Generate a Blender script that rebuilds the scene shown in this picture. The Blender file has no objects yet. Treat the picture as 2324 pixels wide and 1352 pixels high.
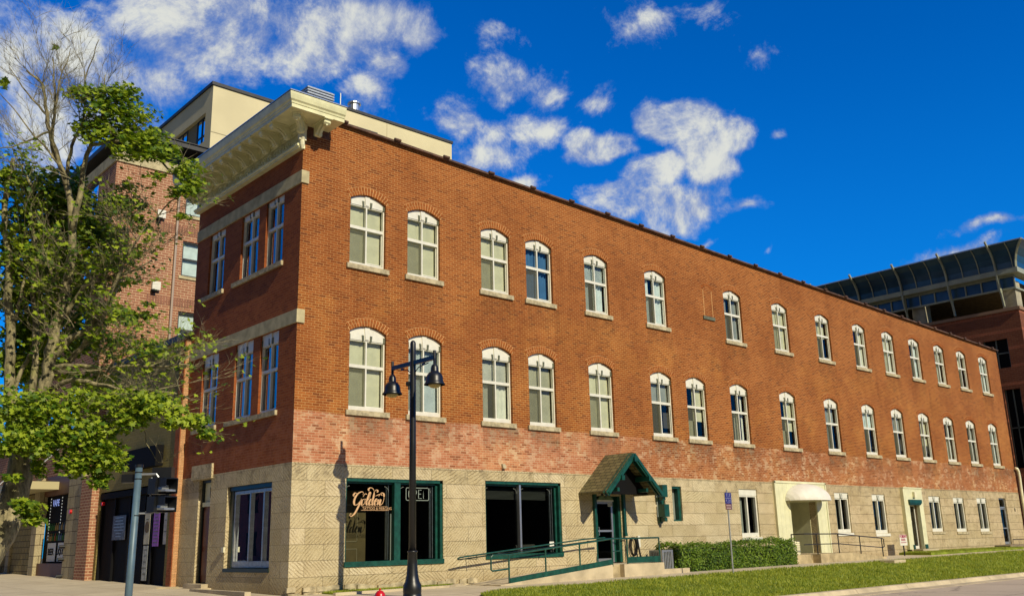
import bpy, math, random
import numpy as np
from mathutils import Vector, Matrix, noise
R = math.radians
rnd = random.Random(7)
S = bpy.context.scene
COL = S.collection

# ------------------------------------------------------------------ camera
CAM = Vector((-11.7877, -21.5803, 1.4659))
YAW, PITCH, ROLL, FPX = 0.73240384, 0.25632504, -0.02451632, 2123.77
_F = Vector((math.sin(YAW)*math.cos(PITCH), math.cos(YAW)*math.cos(PITCH), math.sin(PITCH)))
_R = Vector((math.cos(YAW), -math.sin(YAW), 0)); _U = _R.cross(_F)
RT = math.cos(ROLL)*_R + math.sin(ROLL)*_U
UP = -math.sin(ROLL)*_R + math.cos(ROLL)*_U
cd = bpy.data.cameras.new('camera'); cam = bpy.data.objects.new('camera', cd); COL.objects.link(cam)
m = Matrix.Identity(4)
for i in range(3):
    m[i][0], m[i][1], m[i][2], m[i][3] = RT[i], UP[i], -_F[i], CAM[i]
cam.matrix_world = m
cd.sensor_width = 36; cd.lens = FPX/2324*36; cd.clip_end = 3000; cd.clip_start = .1
S.camera = cam

def ray(px, py):
    return (_F + RT*((px-1162)/FPX) + UP*((676-py)/FPX)).normalized()
def at(px, py, D):
    "world point seen at this place of the photograph, D metres away over the ground"
    d = ray(px, py); return CAM + d*(D/math.hypot(d.x, d.y))

# ------------------------------------------------------------------ sky, sun, exposure
SUN_DIR = Vector((-.074, -1, .655)).normalized()
S.view_settings.view_transform = 'Standard'; S.view_settings.look = 'None'
S.view_settings.exposure = 0.0; S.view_settings.gamma = 1
w = bpy.data.worlds.new('World'); S.world = w; w.use_nodes = True
nt = w.node_tree; nt.nodes.clear()
def N(nt, t, **kw):
    n = nt.nodes.new(t)
    for k, v in kw.items(): setattr(n, k, v)
    return n
def mth(nt, op, a, b=None, c=None, clamp=False):
    n = N(nt, 'ShaderNodeMath', operation=op); n.use_clamp = clamp
    for i, v in enumerate((a, b, c)):
        if v is None: continue
        if isinstance(v, (int, float)): n.inputs[i].default_value = v
        else: nt.links.new(v, n.inputs[i])
    return n.outputs[0]
def vmth(nt, op, a, b=None):
    n = N(nt, 'ShaderNodeVectorMath', operation=op)
    for i, v in enumerate((a, b)):
        if v is None: continue
        if isinstance(v, (tuple, list)): n.inputs[i].default_value = v
        else: nt.links.new(v, n.inputs[i])
    return n.outputs['Value'] if op == 'LENGTH' else n.outputs[0]
def mixc(nt, fac, a, b, blend='MIX'):
    n = N(nt, 'ShaderNodeMix', data_type='RGBA', blend_type=blend)
    for i, v in ((0, fac), (6, a), (7, b)):
        if isinstance(v, (int, float)): n.inputs[i].default_value = v
        elif isinstance(v, (tuple, list)): n.inputs[i].default_value = tuple(v)+((1,) if len(v) == 3 else ())
        else: nt.links.new(v, n.inputs[i])
    return n.outputs[2]
def sstep(nt, v, lo, hi, a=0., b=1.):
    n = N(nt, 'ShaderNodeMapRange', interpolation_type='SMOOTHSTEP')
    nt.links.new(v, n.inputs[0])
    for i, x in enumerate((lo, hi, a, b)): n.inputs[i+1].default_value = x
    return n.outputs[0]
def noise_n(nt, vec, scale, detail=4, rough=.55, dist=0., out=0):
    n = N(nt, 'ShaderNodeTexNoise'); nt.links.new(vec, n.inputs['Vector'])
    n.inputs['Scale'].default_value = scale; n.inputs['Detail'].default_value = detail
    n.inputs['Roughness'].default_value = rough; n.inputs['Distortion'].default_value = dist
    return n.outputs[out]

sky = N(nt, 'ShaderNodeTexSky', sky_type='NISHITA'); sky.sun_disc = False
sky.sun_elevation = math.asin(SUN_DIR.z); sky.sun_rotation = math.atan2(SUN_DIR.x, SUN_DIR.y)
sky.air_density = 1.0; sky.dust_density = .3; sky.ozone_density = 3.0
tc = N(nt, 'ShaderNodeTexCoord')
D = tc.outputs['Generated']
sep = N(nt, 'ShaderNodeSeparateXYZ'); nt.links.new(D, sep.inputs[0])
az = mth(nt, 'ARCTAN2', sep.outputs[0], sep.outputs[1]); el = mth(nt, 'ARCSINE', sep.outputs[2])
comb = N(nt, 'ShaderNodeCombineXYZ')
nt.links.new(mth(nt, 'MULTIPLY', az, 57.2958), comb.inputs[0]); nt.links.new(mth(nt, 'MULTIPLY', el, 57.2958), comb.inputs[1])
warp = noise_n(nt, D, 9, 3, .5, 0, 1)
wv = vmth(nt, 'MULTIPLY', vmth(nt, 'SUBTRACT', warp, (.5, .5, .5)), (5, 4, 0))
AE = vmth(nt, 'ADD', comb.outputs[0], wv)
# clouds: azimuth / elevation / size in degrees of each cloud bank over the town
BLOBS = [(20,120,120,110,1),(180,120,120,80,1),(330,190,170,70,.8),(520,50,260,150,1.2),(700,90,220,110,1.2),(845,50,150,70,1),(955,85,55,55,.9),
 (420,130,160,90,.8),(60,260,140,130,.9),(250,260,140,70,.75),(825,225,80,60,.7),(885,165,70,45,.7),
 (1130,185,60,55,.8),(1240,190,85,50,.8),(1170,290,150,60,.9),(1040,265,70,50,.9),(1120,345,110,50,.75),(1250,285,70,50,.9),(1110,80,50,40,.45),
 (1190,415,60,25,.7),(1365,215,40,35,.72),(1545,270,90,60,1.7),(1615,325,75,60,1.5),(1390,330,80,42,1.4),(1500,395,90,50,1.5),(1440,450,95,50,1.6),
 (1540,475,80,55,1.6),(1610,385,50,50,1.3),(1735,308,45,20,.8),(1490,30,110,40,.48),(1620,20,50,35,.45),(1740,102,45,28,.5),(2240,522,80,16,.6),
 (2170,572,80,16,.5),(1665,482,50,20,.65),(1600,537,28,14,.62),(1725,580,20,22,.6)]
acc = None
for (px, py, rx, ry, wt) in BLOBS:
    d = ray(px, py); a = math.degrees(math.atan2(d.x, d.y)); e = math.degrees(math.asin(d.z))
    k = 57.3/2124*(math.cos(math.atan(math.hypot(px-1162, py-676)/2124)))**1.5
    v = vmth(nt, 'MULTIPLY', vmth(nt, 'SUBTRACT', AE, (a, e, 0)), (math.cos(R(e))/(rx*k*1.12), 1/(ry*k*1.12), 0))
    val = mth(nt, 'MULTIPLY_ADD', vmth(nt, 'LENGTH', v), -wt, wt)
    acc = val if acc is None else mth(nt, 'SMOOTH_MAX', acc, val, .22)
acc = mth(nt, 'MINIMUM', mth(nt, 'MAXIMUM', acc, -.8), .62)
fb = noise_n(nt, D, 11, 13, .68, .3)
fbf = noise_n(nt, D, 55, 8, .7, .2)
fb2 = noise_n(nt, D, 5, 6, .55)
fbs = noise_n(nt, vmth(nt, 'ADD', D, (-.012, -.012, .022)), 11, 13, .68, .3)
relief = mth(nt, 'MULTIPLY', mth(nt, 'SUBTRACT', fb, fbs), 1.5)
dens = mth(nt, 'ADD', acc, mth(nt, 'ADD', mth(nt, 'MULTIPLY', mth(nt, 'SUBTRACT', fb, .5), 2.5), mth(nt, 'MULTIPLY', mth(nt, 'SUBTRACT', fbf, .5), .8)))
alpha = sstep(nt, dens, -.02, .78)
shade = sstep(nt, mth(nt, 'ADD', relief, mth(nt, 'ADD', mth(nt, 'MULTIPLY', dens, .36), mth(nt, 'MULTIPLY', fb2, 1.15))), .50, 1.12)
cloud = mixc(nt, shade, (.27, .34, .55), (.76, .77, .70))
skyc = mixc(nt, 1.0, sky.outputs[0], (.0, .066, .155), 'MULTIPLY')
low = sstep(nt, sep.outputs[2], .0, .5, 1., 0.)
skyc = mixc(nt, mth(nt, 'MULTIPLY', low, .5), skyc, (.012, .262, .74))
# dim warm south-west sky added behind the camera to cut the blue fill
dt = N(nt, 'ShaderNodeVectorMath', operation='DOT_PRODUCT'); nt.links.new(D, dt.inputs[0]); dt.inputs[1].default_value = (-.8, -.6, 0)
skyc = mixc(nt, sstep(nt, dt.outputs['Value'], .1, .75, 0, .9), skyc, (.10, .08, .045))
fin = mixc(nt, mth(nt, 'MULTIPLY', alpha, .95), skyc, cloud)
bgc = N(nt, 'ShaderNodeBackground'); nt.links.new(fin, bgc.inputs[0]); bgc.inputs[1].default_value = 1.0
ow = N(nt, 'ShaderNodeOutputWorld'); nt.links.new(bgc.outputs[0], ow.inputs[0])

sd = bpy.data.lights.new('sun', 'SUN'); sd.energy = 4.7; sd.angle = R(.53); sd.color = (1, .89, .66)
so = bpy.data.objects.new('sun', sd); COL.objects.link(so)
so.rotation_euler = SUN_DIR.to_track_quat('Z', 'Y').to_euler()

# ------------------------------------------------------------------ helpers
class MB:
    def __init__(s): s.v = []; s.f = []; s.m = []
    def quad(s, *p, m=0):
        n = len(s.v); s.v += [tuple(q) for q in p]; s.f.append(tuple(range(n, n+len(p)))); s.m.append(m)
    def box(s, x0, y0, z0, x1, y1, z1, m=0):
        n = len(s.v)
        s.v += [(x0,y0,z0),(x1,y0,z0),(x1,y1,z0),(x0,y1,z0),(x0,y0,z1),(x1,y0,z1),(x1,y1,z1),(x0,y1,z1)]
        for f in ((0,3,2,1),(4,5,6,7),(0,1,5,4),(1,2,6,5),(2,3,7,6),(3,0,4,7)):
            s.f.append(tuple(n+i for i in f)); s.m.append(m)
    def obox(s, c, ax, ay, az, m=0):
        "box with centre c and half-axes"
        c, ax, ay, az = map(Vector, (c, ax, ay, az)); n = len(s.v)
        for sz in (-1, 1):
            for sx, sy in ((-1,-1),(1,-1),(1,1),(-1,1)): s.v.append(tuple(c+ax*sx+ay*sy+az*sz))
        for f in ((0,3,2,1),(4,5,6,7),(0,1,5,4),(1,2,6,5),(2,3,7,6),(3,0,4,7)):
            s.f.append(tuple(n+i for i in f)); s.m.append(m)
    def bar(s, a, b, w, h, m=0):
        a, b = Vector(a), Vector(b); d = (b-a); L = d.length; d.normalize()
        side = d.cross(Vector((0,0,1)));
        if side.length < .01: side = Vector((1,0,0))
        side.normalize(); up = side.cross(d)
        s.obox((a+b)/2, d*(L/2), side*(w/2), up*(h/2), m)
    def tube(s, pts, rad, n=8, m=0, caps=True):
        pts = [Vector(p) for p in pts]
        rads = rad if isinstance(rad, (list, tuple)) else [rad]*len(pts)
        base = len(s.v); ref = None
        for i, p in enumerate(pts):
            t = (pts[min(i+1, len(pts)-1)]-pts[max(i-1, 0)])
            if t.length < 1e-9: t = Vector((0,0,1))
            t.normalize()
            if ref is None: ref = Vector((1,0,0)) if abs(t.x) < .8 else Vector((0,1,0))
            u = (ref - t*ref.dot(t)).normalized(); ref = u; v = t.cross(u)
            for k in range(n):
                a = 2*math.pi*k/n; s.v.append(tuple(p+(u*math.cos(a)+v*math.sin(a))*rads[i]))
        for i in range(len(pts)-1):
            for k in range(n):
                a = base+i*n+k; b = base+i*n+(k+1) % n
                s.f.append((a, b, b+n, a+n)); s.m.append(m)
        if caps and n > 3:
            s.f.append(tuple(base+k for k in reversed(range(n)))); s.m.append(m)
            s.f.append(tuple(base+(len(pts)-1)*n+k for k in range(n))); s.m.append(m)
    def lathe(s, c, prof, n=16, m=0):
        "prof: (radius, height) around the vertical axis at c"
        s.tube([(c[0], c[1], c[2]+z) for r, z in prof], [max(r, .0005) for r, z in prof], n, m)
    def extr(s, poly, axis, a0, a1, m=0):
        "poly in the two other axes, extruded along axis x/y/z"
        def mk(p, t): return {'x': (t, p[0], p[1]), 'y': (p[0], t, p[1]), 'z': (p[0], p[1], t)}[axis]
        n = len(s.v); k = len(poly)
        s.v += [mk(p, a0) for p in poly]+[mk(p, a1) for p in poly]
        for i in range(k):
            j = (i+1) % k; s.f.append((n+i, n+j, n+k+j, n+k+i)); s.m.append(m)
        s.f.append(tuple(n+i for i in reversed(range(k)))); s.m.append(m)
        s.f.append(tuple(n+k+i for i in range(k))); s.m.append(m)
    def add(s, o, m=0):
        n = len(s.v); s.v += list(o.v); s.f += [tuple(i+n for i in f) for f in o.f]; s.m += [m]*len(o.f); return s
    def build(s, name, mats, parent=None, loc=None, smooth=False):
        me = bpy.data.meshes.new(name)
        off = Vector(loc) if loc is not None else (WL.get(parent.name_full, Vector()) if parent else Vector())
        me.from_pydata([tuple(Vector(v)-off) for v in s.v] if off.length else s.v, [], s.f)
        if not isinstance(mats, (list, tuple)): mats = [mats]
        for mt in mats: me.materials.append(mt)
        if len(mats) > 1: me.polygons.foreach_set('material_index', s.m)
        if smooth: me.polygons.foreach_set('use_smooth', [True]*len(s.f))
        me.update()
        o = bpy.data.objects.new(name, me); COL.objects.link(o)
        if parent: o.parent = parent; WL[o.name_full] = WL.get(parent.name_full, Vector())
        elif loc is not None: o.location = loc; WL[o.name_full] = Vector(loc)
        return o
WL = {}
def tag(o, label=None, cat=None, group=None, kind=None):
    for k, v in (('label', label), ('category', cat), ('group', group), ('kind', kind)):
        if v: o[k] = v
    return o
def thing(name, label, cat, loc=(0,0,0), group=None):
    o = bpy.data.objects.new(name, None); COL.objects.link(o); o.location = loc; o.empty_display_size = .2
    WL[o.name_full] = Vector(loc); return tag(o, label, cat, group)
def lbl(o, s): o['label'] = s; return o
def copy_tree(o, parent=None):
    c = o.copy(); COL.objects.link(c); c.parent = parent
    for ch in list(o.children): copy_tree(ch, c)
    return c
def text(s, size, align='CENTER', shear=0, bold=0, ext=.002):
    "mesh builder holding the text, in local x (right) and z (up), y = 0"
    cu = bpy.data.curves.new('t', 'FONT'); cu.body = s; cu.size = size; cu.align_x = align; cu.align_y = 'CENTER'
    cu.shear = shear; cu.extrude = ext; cu.offset = bold; cu.resolution_u = 3
    o = bpy.data.objects.new('t', cu); COL.objects.link(o)
    dg = bpy.context.evaluated_depsgraph_get(); me = bpy.data.meshes.new_from_object(o.evaluated_get(dg))
    mb = MB(); mb.v = [(v.co.x, -v.co.z, v.co.y) for v in me.vertices]; mb.f = [tuple(p.vertices) for p in me.polygons]; mb.m = [0]*len(mb.f)
    bpy.data.objects.remove(o); bpy.data.meshes.remove(me); return mb
def place(mb, org, ux, uz=(0,0,1)):
    "map local x->ux, z->uz, y->outward"
    ux, uz = Vector(ux), Vector(uz); n = ux.cross(uz)*-1; org = Vector(org)
    mb.v = [tuple(org+ux*v[0]+uz*v[2]+n*v[1]) for v in mb.v]; return mb

# ------------------------------------------------------------------ materials
def mat(name, col, rough=.7, metal=0., var=.0, vscale=3., bump=0., bscale=30., spec=.5, emit=None, estr=0., ramp=None):
    m = bpy.data.materials.new(name); m.use_nodes = True; nt = m.node_tree
    b = nt.nodes['Principled BSDF']; b.inputs['Roughness'].default_value = rough; b.inputs['Metallic'].default_value = metal
    b.inputs['Specular IOR Level'].default_value = spec
    b.inputs['Base Color'].default_value = (*col, 1)
    tc = N(nt, 'ShaderNodeTexCoord')
    if var:
        n1 = noise_n(nt, tc.outputs['Object'], vscale, 6, .6)
        c = mixc(nt, sstep(nt, n1, .3, .7), tuple(x*(1-var) for x in col), tuple(min(1, x*(1+var*.7)) for x in col))
        nt.links.new(c, b.inputs['Base Color'])
    if bump:
        n2 = noise_n(nt, tc.outputs['Object'], bscale, 5, .6); bp = N(nt, 'ShaderNodeBump')
        bp.inputs['Strength'].default_value = bump; bp.inputs['Distance'].default_value = .02
        nt.links.new(n2, bp.inputs['Height']); nt.links.new(bp.outputs[0], b.inputs['Normal'])
    if emit: b.inputs['Emission Color'].default_value = (*emit, 1); b.inputs['Emission Strength'].default_value = estr
    return m
def wallvec(nt):
    "(x+y, z) of the object's own coordinates: runs along any axis-aligned wall"
    tc = N(nt, 'ShaderNodeTexCoord'); sp = N(nt, 'ShaderNodeSeparateXYZ'); nt.links.new(tc.outputs['Object'], sp.inputs[0])
    u = mth(nt, 'ADD', sp.outputs[0], sp.outputs[1]); cb = N(nt, 'ShaderNodeCombineXYZ')
    nt.links.new(u, cb.inputs[0]); nt.links.new(sp.outputs[2], cb.inputs[1]); return tc.outputs['Object'], u, sp.outputs[2], cb.outputs[0]
def brick_tex(nt, vec, w, h, mortar, c1, c2, cm, off=.5, bias=0., smooth=.15):
    b = N(nt, 'ShaderNodeTexBrick'); nt.links.new(vec, b.inputs['Vector']); b.offset = off
    b.inputs['Scale'].default_value = 1; b.inputs['Brick Width'].default_value = w; b.inputs['Row Height'].default_value = h
    b.inputs['Mortar Size'].default_value = mortar; b.inputs['Mortar Smooth'].default_value = smooth; b.inputs['Bias'].default_value = bias
    for i, c in ((1, c1), (2, c2), (3, cm)): b.inputs[i].default_value = (*c, 1)
    return b
def brick_mat(name, c1, c2, cm, w=.21, h=.073, mort=.0065, dark=.5, weather=None, bands=None):
    m = bpy.data.materials.new(name); m.use_nodes = True; nt = m.node_tree; bs = nt.nodes['Principled BSDF']
    bs.inputs['Roughness'].default_value = .88; bs.inputs['Specular IOR Level'].default_value = .2
    obj, u, z, vec = wallvec(nt)
    wob = vmth(nt, 'MULTIPLY', vmth(nt, 'SUBTRACT', noise_n(nt, obj, 6, 2, .5, 0, 1), (.5,.5,.5)), (.02, .012, 0))
    b = brick_tex(nt, vmth(nt, 'ADD', vec, wob), w, h, mort, c1, c2, cm)
    col = b.outputs[0]
    big = noise_n(nt, obj, .35, 5, .6); mid = noise_n(nt, obj, 1.6, 6, .65); fine = noise_n(nt, obj, 45, 3, .6)
    col = mixc(nt, sstep(nt, big, .40, .62, 0, dark), col, mixc(nt, 1, col, (.62, .5, .42), 'MULTIPLY'))
    col = mixc(nt, sstep(nt, mid, .56, .8, 0, .4), col, mixc(nt, 1, col, (1.35, 1.5, 1.6), 'MULTIPLY'))
    col = mixc(nt, sstep(nt, fine, .35, .65, .6, 0), col, mixc(nt, 1, col, (.45, .4, .38), 'MULTIPLY'))
    if weather: col = weather(nt, obj, u, z, col, b)
    if bands: col = mixc(nt, sstep(nt, mth(nt, 'SINE', mth(nt, 'MULTIPLY', z, 6.2832/bands)), .86, .9), col, mixc(nt, 1, col, (1.6, 1.5, 1.5), 'MULTIPLY'))
    nt.links.new(col, bs.inputs['Base Color'])
    bp = N(nt, 'ShaderNodeBump'); bp.inputs['Strength'].default_value = .8; bp.inputs['Distance'].default_value = .012
    hgt = mth(nt, 'ADD', mth(nt, 'MULTIPLY', b.outputs['Fac'], -.8), mth(nt, 'MULTIPLY', fine, .7))
    nt.links.new(hgt, bp.inputs['Height']); nt.links.new(bp.outputs[0], bs.inputs['Normal'])
    return m
def main_weather(nt, obj, u, z, col, b):
    # older sandblasted, pinker brick low on the wall with lime bloom, soot under the sills
    n = noise_n(nt, obj, .8, 6, .7); n2 = noise_n(nt, obj, 3.2, 8, .75); n3 = noise_n(nt, obj, .5, 3, .5)
    edge = mth(nt, 'ADD', z, mth(nt, 'MULTIPLY', n3, .25))
    lowm = sstep(nt, edge, 5.02, 5.09, 1, 0)
    nearm = sstep(nt, mth(nt, 'ADD', u, mth(nt, 'MULTIPLY', n, 4)), 11, 17, 1, .35)
    lm = mth(nt, 'MULTIPLY', lowm, nearm)
    sp = N(nt, 'ShaderNodeSeparateXYZ'); nt.links.new(b.outputs[0], sp.inputs[0])
    rnd_ = mth(nt, 'DIVIDE', mth(nt, 'SUBTRACT', sp.outputs[0], .26), .14, clamp=True)      # per-brick random
    face = mixc(nt, rnd_, (.38, .13, .06), (.51, .215, .115))
    face = mixc(nt, mth(nt, 'MULTIPLY', b.outputs['Fac'], .75), face, (.60, .38, .24))
    col = mixc(nt, mth(nt, 'MULTIPLY', lm, .85), col, face)
    bl = mth(nt, 'ADD', n2, mth(nt, 'MULTIPLY', rnd_, .12))
    bloom = mth(nt, 'MULTIPLY', mth(nt, 'MULTIPLY', sstep(nt, bl, .56, .66), sstep(nt, n, .42, .56)), lowm)
    col = mixc(nt, mth(nt, 'MULTIPLY', bloom, .42), col, (.64, .50, .33))
    # odd burnt bricks all over, and drips below every sill
    oddb = mth(nt, 'MULTIPLY', sstep(nt, rnd_, .03, .10, 1, 0), mth(nt, 'SUBTRACT', 1, b.outputs['Fac']))
    col = mixc(nt, mth(nt, 'MULTIPLY', oddb, .38), col, (.10, .035, .015))
    un = mth(nt, 'MULTIPLY', mth(nt, 'ADD', u, mth(nt, 'MULTIPLY', mth(nt, 'SUBTRACT', n2, .5), .5)), 1/BL)
    for xs_, zz in ((WLo, LO_Z), (WU, UP_Z)):
        cr = N(nt, 'ShaderNodeValToRGB'); cr.color_ramp.interpolation = 'CONSTANT'; els = cr.color_ramp.elements
        els[0].position = 0; els[0].color = (0, 0, 0, 1); els[1].position = (xs_[0]-.1)/BL; els[1].color = (1, 1, 1, 1)
        for q, x in enumerate(xs_):
            if q: e_ = els.new((x-.1)/BL); e_.color = (1, 1, 1, 1)
            if len(els) < 32: e_ = els.new((x+WW+.1)/BL); e_.color = (0, 0, 0, 1)
        nt.links.new(un, cr.inputs[0])
        dz = mth(nt, 'SUBTRACT', zz-.14, z)
        fall = mth(nt, 'MULTIPLY', sstep(nt, dz, .0, .03, 0, 1), sstep(nt, mth(nt, 'ADD', dz, mth(nt, 'MULTIPLY', n, 1.2)), .75, 1.6, 1, 0))
        mk = mth(nt, 'MULTIPLY', mth(nt, 'MULTIPLY', cr.outputs[0], fall), sstep(nt, n2, .40, .58, .25, 1))
        col = mixc(nt, mth(nt, 'MULTIPLY', mk, .62 if zz < 6 else .38), col, mixc(nt, 1, col, (.36, .40, .42), 'MULTIPLY'))
    sootz = mth(nt, 'MULTIPLY', sstep(nt, z, 3.9, 4.75, 0, 1), sstep(nt, z, 4.9, 4.97, 1, 0))
    soot = mth(nt, 'MULTIPLY', sootz, sstep(nt, noise_n(nt, obj, 1.1, 7, .7), .45, .57))
    col = mixc(nt, mth(nt, 'MULTIPLY', soot, .25), col, mixc(nt, 1, col, (.38, .42, .42), 'MULTIPLY'))
    # vertical drip streaks
    cb = N(nt, 'ShaderNodeCombineXYZ'); nt.links.new(u, cb.inputs[0]); nt.links.new(mth(nt, 'MULTIPLY', z, .12), cb.inputs[1])
    st = noise_n(nt, cb.outputs[0], 1.3, 5, .6)
    col = mixc(nt, sstep(nt, st, .52, .72, 0, .42), col, mixc(nt, 1, col, (.62, .55, .5), 'MULTIPLY'))
    # patch of lighter, re-pointed brick between the floors
    p = mth(nt, 'MULTIPLY', sstep(nt, noise_n(nt, obj, .45, 4, .6), .48, .6), sstep(nt, z, 9.5, 8.2, 0, 1))
    return mixc(nt, mth(nt, 'MULTIPLY', p, .35), col, mixc(nt, 1, col, (1.3, 1.5, 1.3), 'MULTIPLY'))
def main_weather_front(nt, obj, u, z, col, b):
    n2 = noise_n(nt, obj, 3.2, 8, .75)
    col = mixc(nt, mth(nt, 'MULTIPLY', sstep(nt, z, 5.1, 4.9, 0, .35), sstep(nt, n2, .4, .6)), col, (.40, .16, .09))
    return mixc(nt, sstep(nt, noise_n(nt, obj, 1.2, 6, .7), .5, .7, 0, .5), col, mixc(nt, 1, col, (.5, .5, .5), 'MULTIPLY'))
def stone_mat():
    m = bpy.data.materials.new('tooled limestone'); m.use_nodes = True; nt = m.node_tree; bs = nt.nodes['Principled BSDF']
    bs.inputs['Roughness'].default_value = .85; bs.inputs['Specular IOR Level'].default_value = .2
    obj, u, z, vec = wallvec(nt)
    v2 = vmth(nt, 'ADD', vec, (.35, .02, 0))
    b = brick_tex(nt, v2, 1.32, .397, .006, (0,0,0), (1,1,1), (.5,.5,.5), .41, 0, .1)
    b2 = brick_tex(nt, v2, 1.32, .397, .006, (0,0,0), (1,1,1), (.5,.5,.5), .41, 0, .1); b2.inputs['Scale'].default_value = 1
    sp = N(nt, 'ShaderNodeSeparateXYZ'); nt.links.new(b.outputs[0], sp.inputs[0]); rr = sp.outputs[0]
    sgn = mth(nt, 'MULTIPLY_ADD', mth(nt, 'GREATER_THAN', rr, .5), 2, -1)
    n1 = noise_n(nt, obj, 2.2, 4, .6)
    ang = mth(nt, 'MULTIPLY_ADD', mth(nt, 'FRACT', mth(nt, 'MULTIPLY', rr, 7.3)), .75, .5)
    g = mth(nt, 'ADD', z, mth(nt, 'MULTIPLY', mth(nt, 'MULTIPLY', u, ang), sgn))
    g = mth(nt, 'ADD', mth(nt, 'MULTIPLY', g, 6.2832/.105), mth(nt, 'ADD', mth(nt, 'MULTIPLY', n1, 8), mth(nt, 'MULTIPLY', noise_n(nt, obj, 7, 3, .6), 5)))
    groove = sstep(nt, mth(nt, 'SINE', g), -.95, -.1)
    rough_ = noise_n(nt, obj, 9, 8, .7); big = noise_n(nt, obj, .7, 5, .6)
    fade = sstep(nt, noise_n(nt, obj, 2.4, 6, .7), .38, .64, .2, 1)   # tooling worn away in places
    hgt = mth(nt, 'ADD', mth(nt, 'MULTIPLY', mth(nt, 'MULTIPLY', groove, fade), .55), mth(nt, 'ADD', mth(nt, 'MULTIPLY', rough_, 1.1), mth(nt, 'MULTIPLY', b.outputs['Fac'], -1.3)))
    bp = N(nt, 'ShaderNodeBump'); bp.inputs['Strength'].default_value = 1; bp.inputs['Distance'].default_value = .03
    nt.links.new(hgt, bp.inputs['Height']); nt.links.new(bp.outputs[0], bs.inputs['Normal'])
    c = mixc(nt, rr, (.62, .54, .335), (.72, .63, .42))
    c = mixc(nt, sstep(nt, big, .4, .7, 0, .55), c, mixc(nt, 1, c, (.82, .76, .68), 'MULTIPLY'))
    c = mixc(nt, mth(nt, 'MULTIPLY', sstep(nt, groove, .7, 0, 0, .55), fade), c, mixc(nt, 1, c, (.55, .46, .35), 'MULTIPLY'))
    # soot held along the top course and in rough patches
    top = mth(nt, 'MULTIPLY', sstep(nt, z, 2.9, 3.5, 0, 1), sstep(nt, noise_n(nt, obj, 2.6, 8, .75), .47, .66))
    c = mixc(nt, mth(nt, 'MULTIPLY', top, .65), c, (.16, .125, .08))
    grime = mth(nt, 'MULTIPLY', sstep(nt, u, 18, 30, .1, .6), sstep(nt, noise_n(nt, obj, 4, 8, .75), .5, .66))
    c = mixc(nt, grime, c, (.22, .17, .10))
    c = mixc(nt, sstep(nt, u, 17, 24, 0, .5), c, mixc(nt, 1, c, (.86, .80, .78), 'MULTIPLY'))
    c = mixc(nt, mth(nt, 'MULTIPLY', sstep(nt, mth(nt, 'ADD', z, mth(nt, 'MULTIPLY', big, .5)), 1.15, .6), .55), c, mixc(nt, 1, c, (.55, .48, .38), 'MULTIPLY'))
    tone = mth(nt, 'FRACT', mth(nt, 'MULTIPLY', rr, 13.7)); c = mixc(nt, mth(nt, 'MULTIPLY', tone, .5), c, mixc(nt, 1, c, (.80, .76, .70), 'MULTIPLY'))
    c = mixc(nt, mth(nt, 'MULTIPLY', b.outputs['Fac'], .5), c, (.22, .165, .09))
    sk = noise_n(nt, obj, 26, 8, .75); c = mixc(nt, sstep(nt, sk, .42, .62, .42, 0), c, mixc(nt, 1, c, (.50, .43, .34), 'MULTIPLY'))
    nt.links.new(c, bs.inputs['Base Color']); return m
def glass_mat(name, tint=(.90,.94,.92), f0=.0, mul=.65, rough=.01):
    m = bpy.data.materials.new(name); m.use_nodes = True; nt = m.node_tree; nt.nodes.clear()
    t = N(nt, 'ShaderNodeBsdfTransparent'); t.inputs[0].default_value = (*tint, 1)
    g = N(nt, 'ShaderNodeBsdfGlossy'); g.inputs[0].default_value = (.9,.95,1,1); g.inputs['Roughness'].default_value = rough
    tc = N(nt, 'ShaderNodeTexCoord'); bp = N(nt, 'ShaderNodeBump'); bp.inputs['Strength'].default_value = .08; bp.inputs['Distance'].default_value = .02
    nt.links.new(noise_n(nt, tc.outputs['Object'], 1.6, 2, .4), bp.inputs['Height']); nt.links.new(bp.outputs[0], g.inputs['Normal'])
    fr = N(nt, 'ShaderNodeFresnel'); fr.inputs[0].default_value = 1.5
    mx = N(nt, 'ShaderNodeMixShader'); nt.links.new(mth(nt, 'MULTIPLY_ADD', fr.outputs[0], mul, f0, clamp=True), mx.inputs[0])
    nt.links.new(t.outputs[0], mx.inputs[1]); nt.links.new(g.outputs[0], mx.inputs[2])
    o = N(nt, 'ShaderNodeOutputMaterial'); nt.links.new(mx.outputs[0], o.inputs[0]); return m
def cloth_mat(name, col, trans=.35):
    m = bpy.data.materials.new(name); m.use_nodes = True; nt = m.node_tree; b = nt.nodes['Principled BSDF']
    b.inputs['Roughness'].default_value = .95; b.inputs['Specular IOR Level'].default_value = .1
    tc = N(nt, 'ShaderNodeTexCoord'); c = mixc(nt, sstep(nt, noise_n(nt, tc.outputs['Object'], 3, 4, .6), .3, .7), tuple(x*.82 for x in col), col)
    nt.links.new(c, b.inputs['Base Color']); return m

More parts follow.
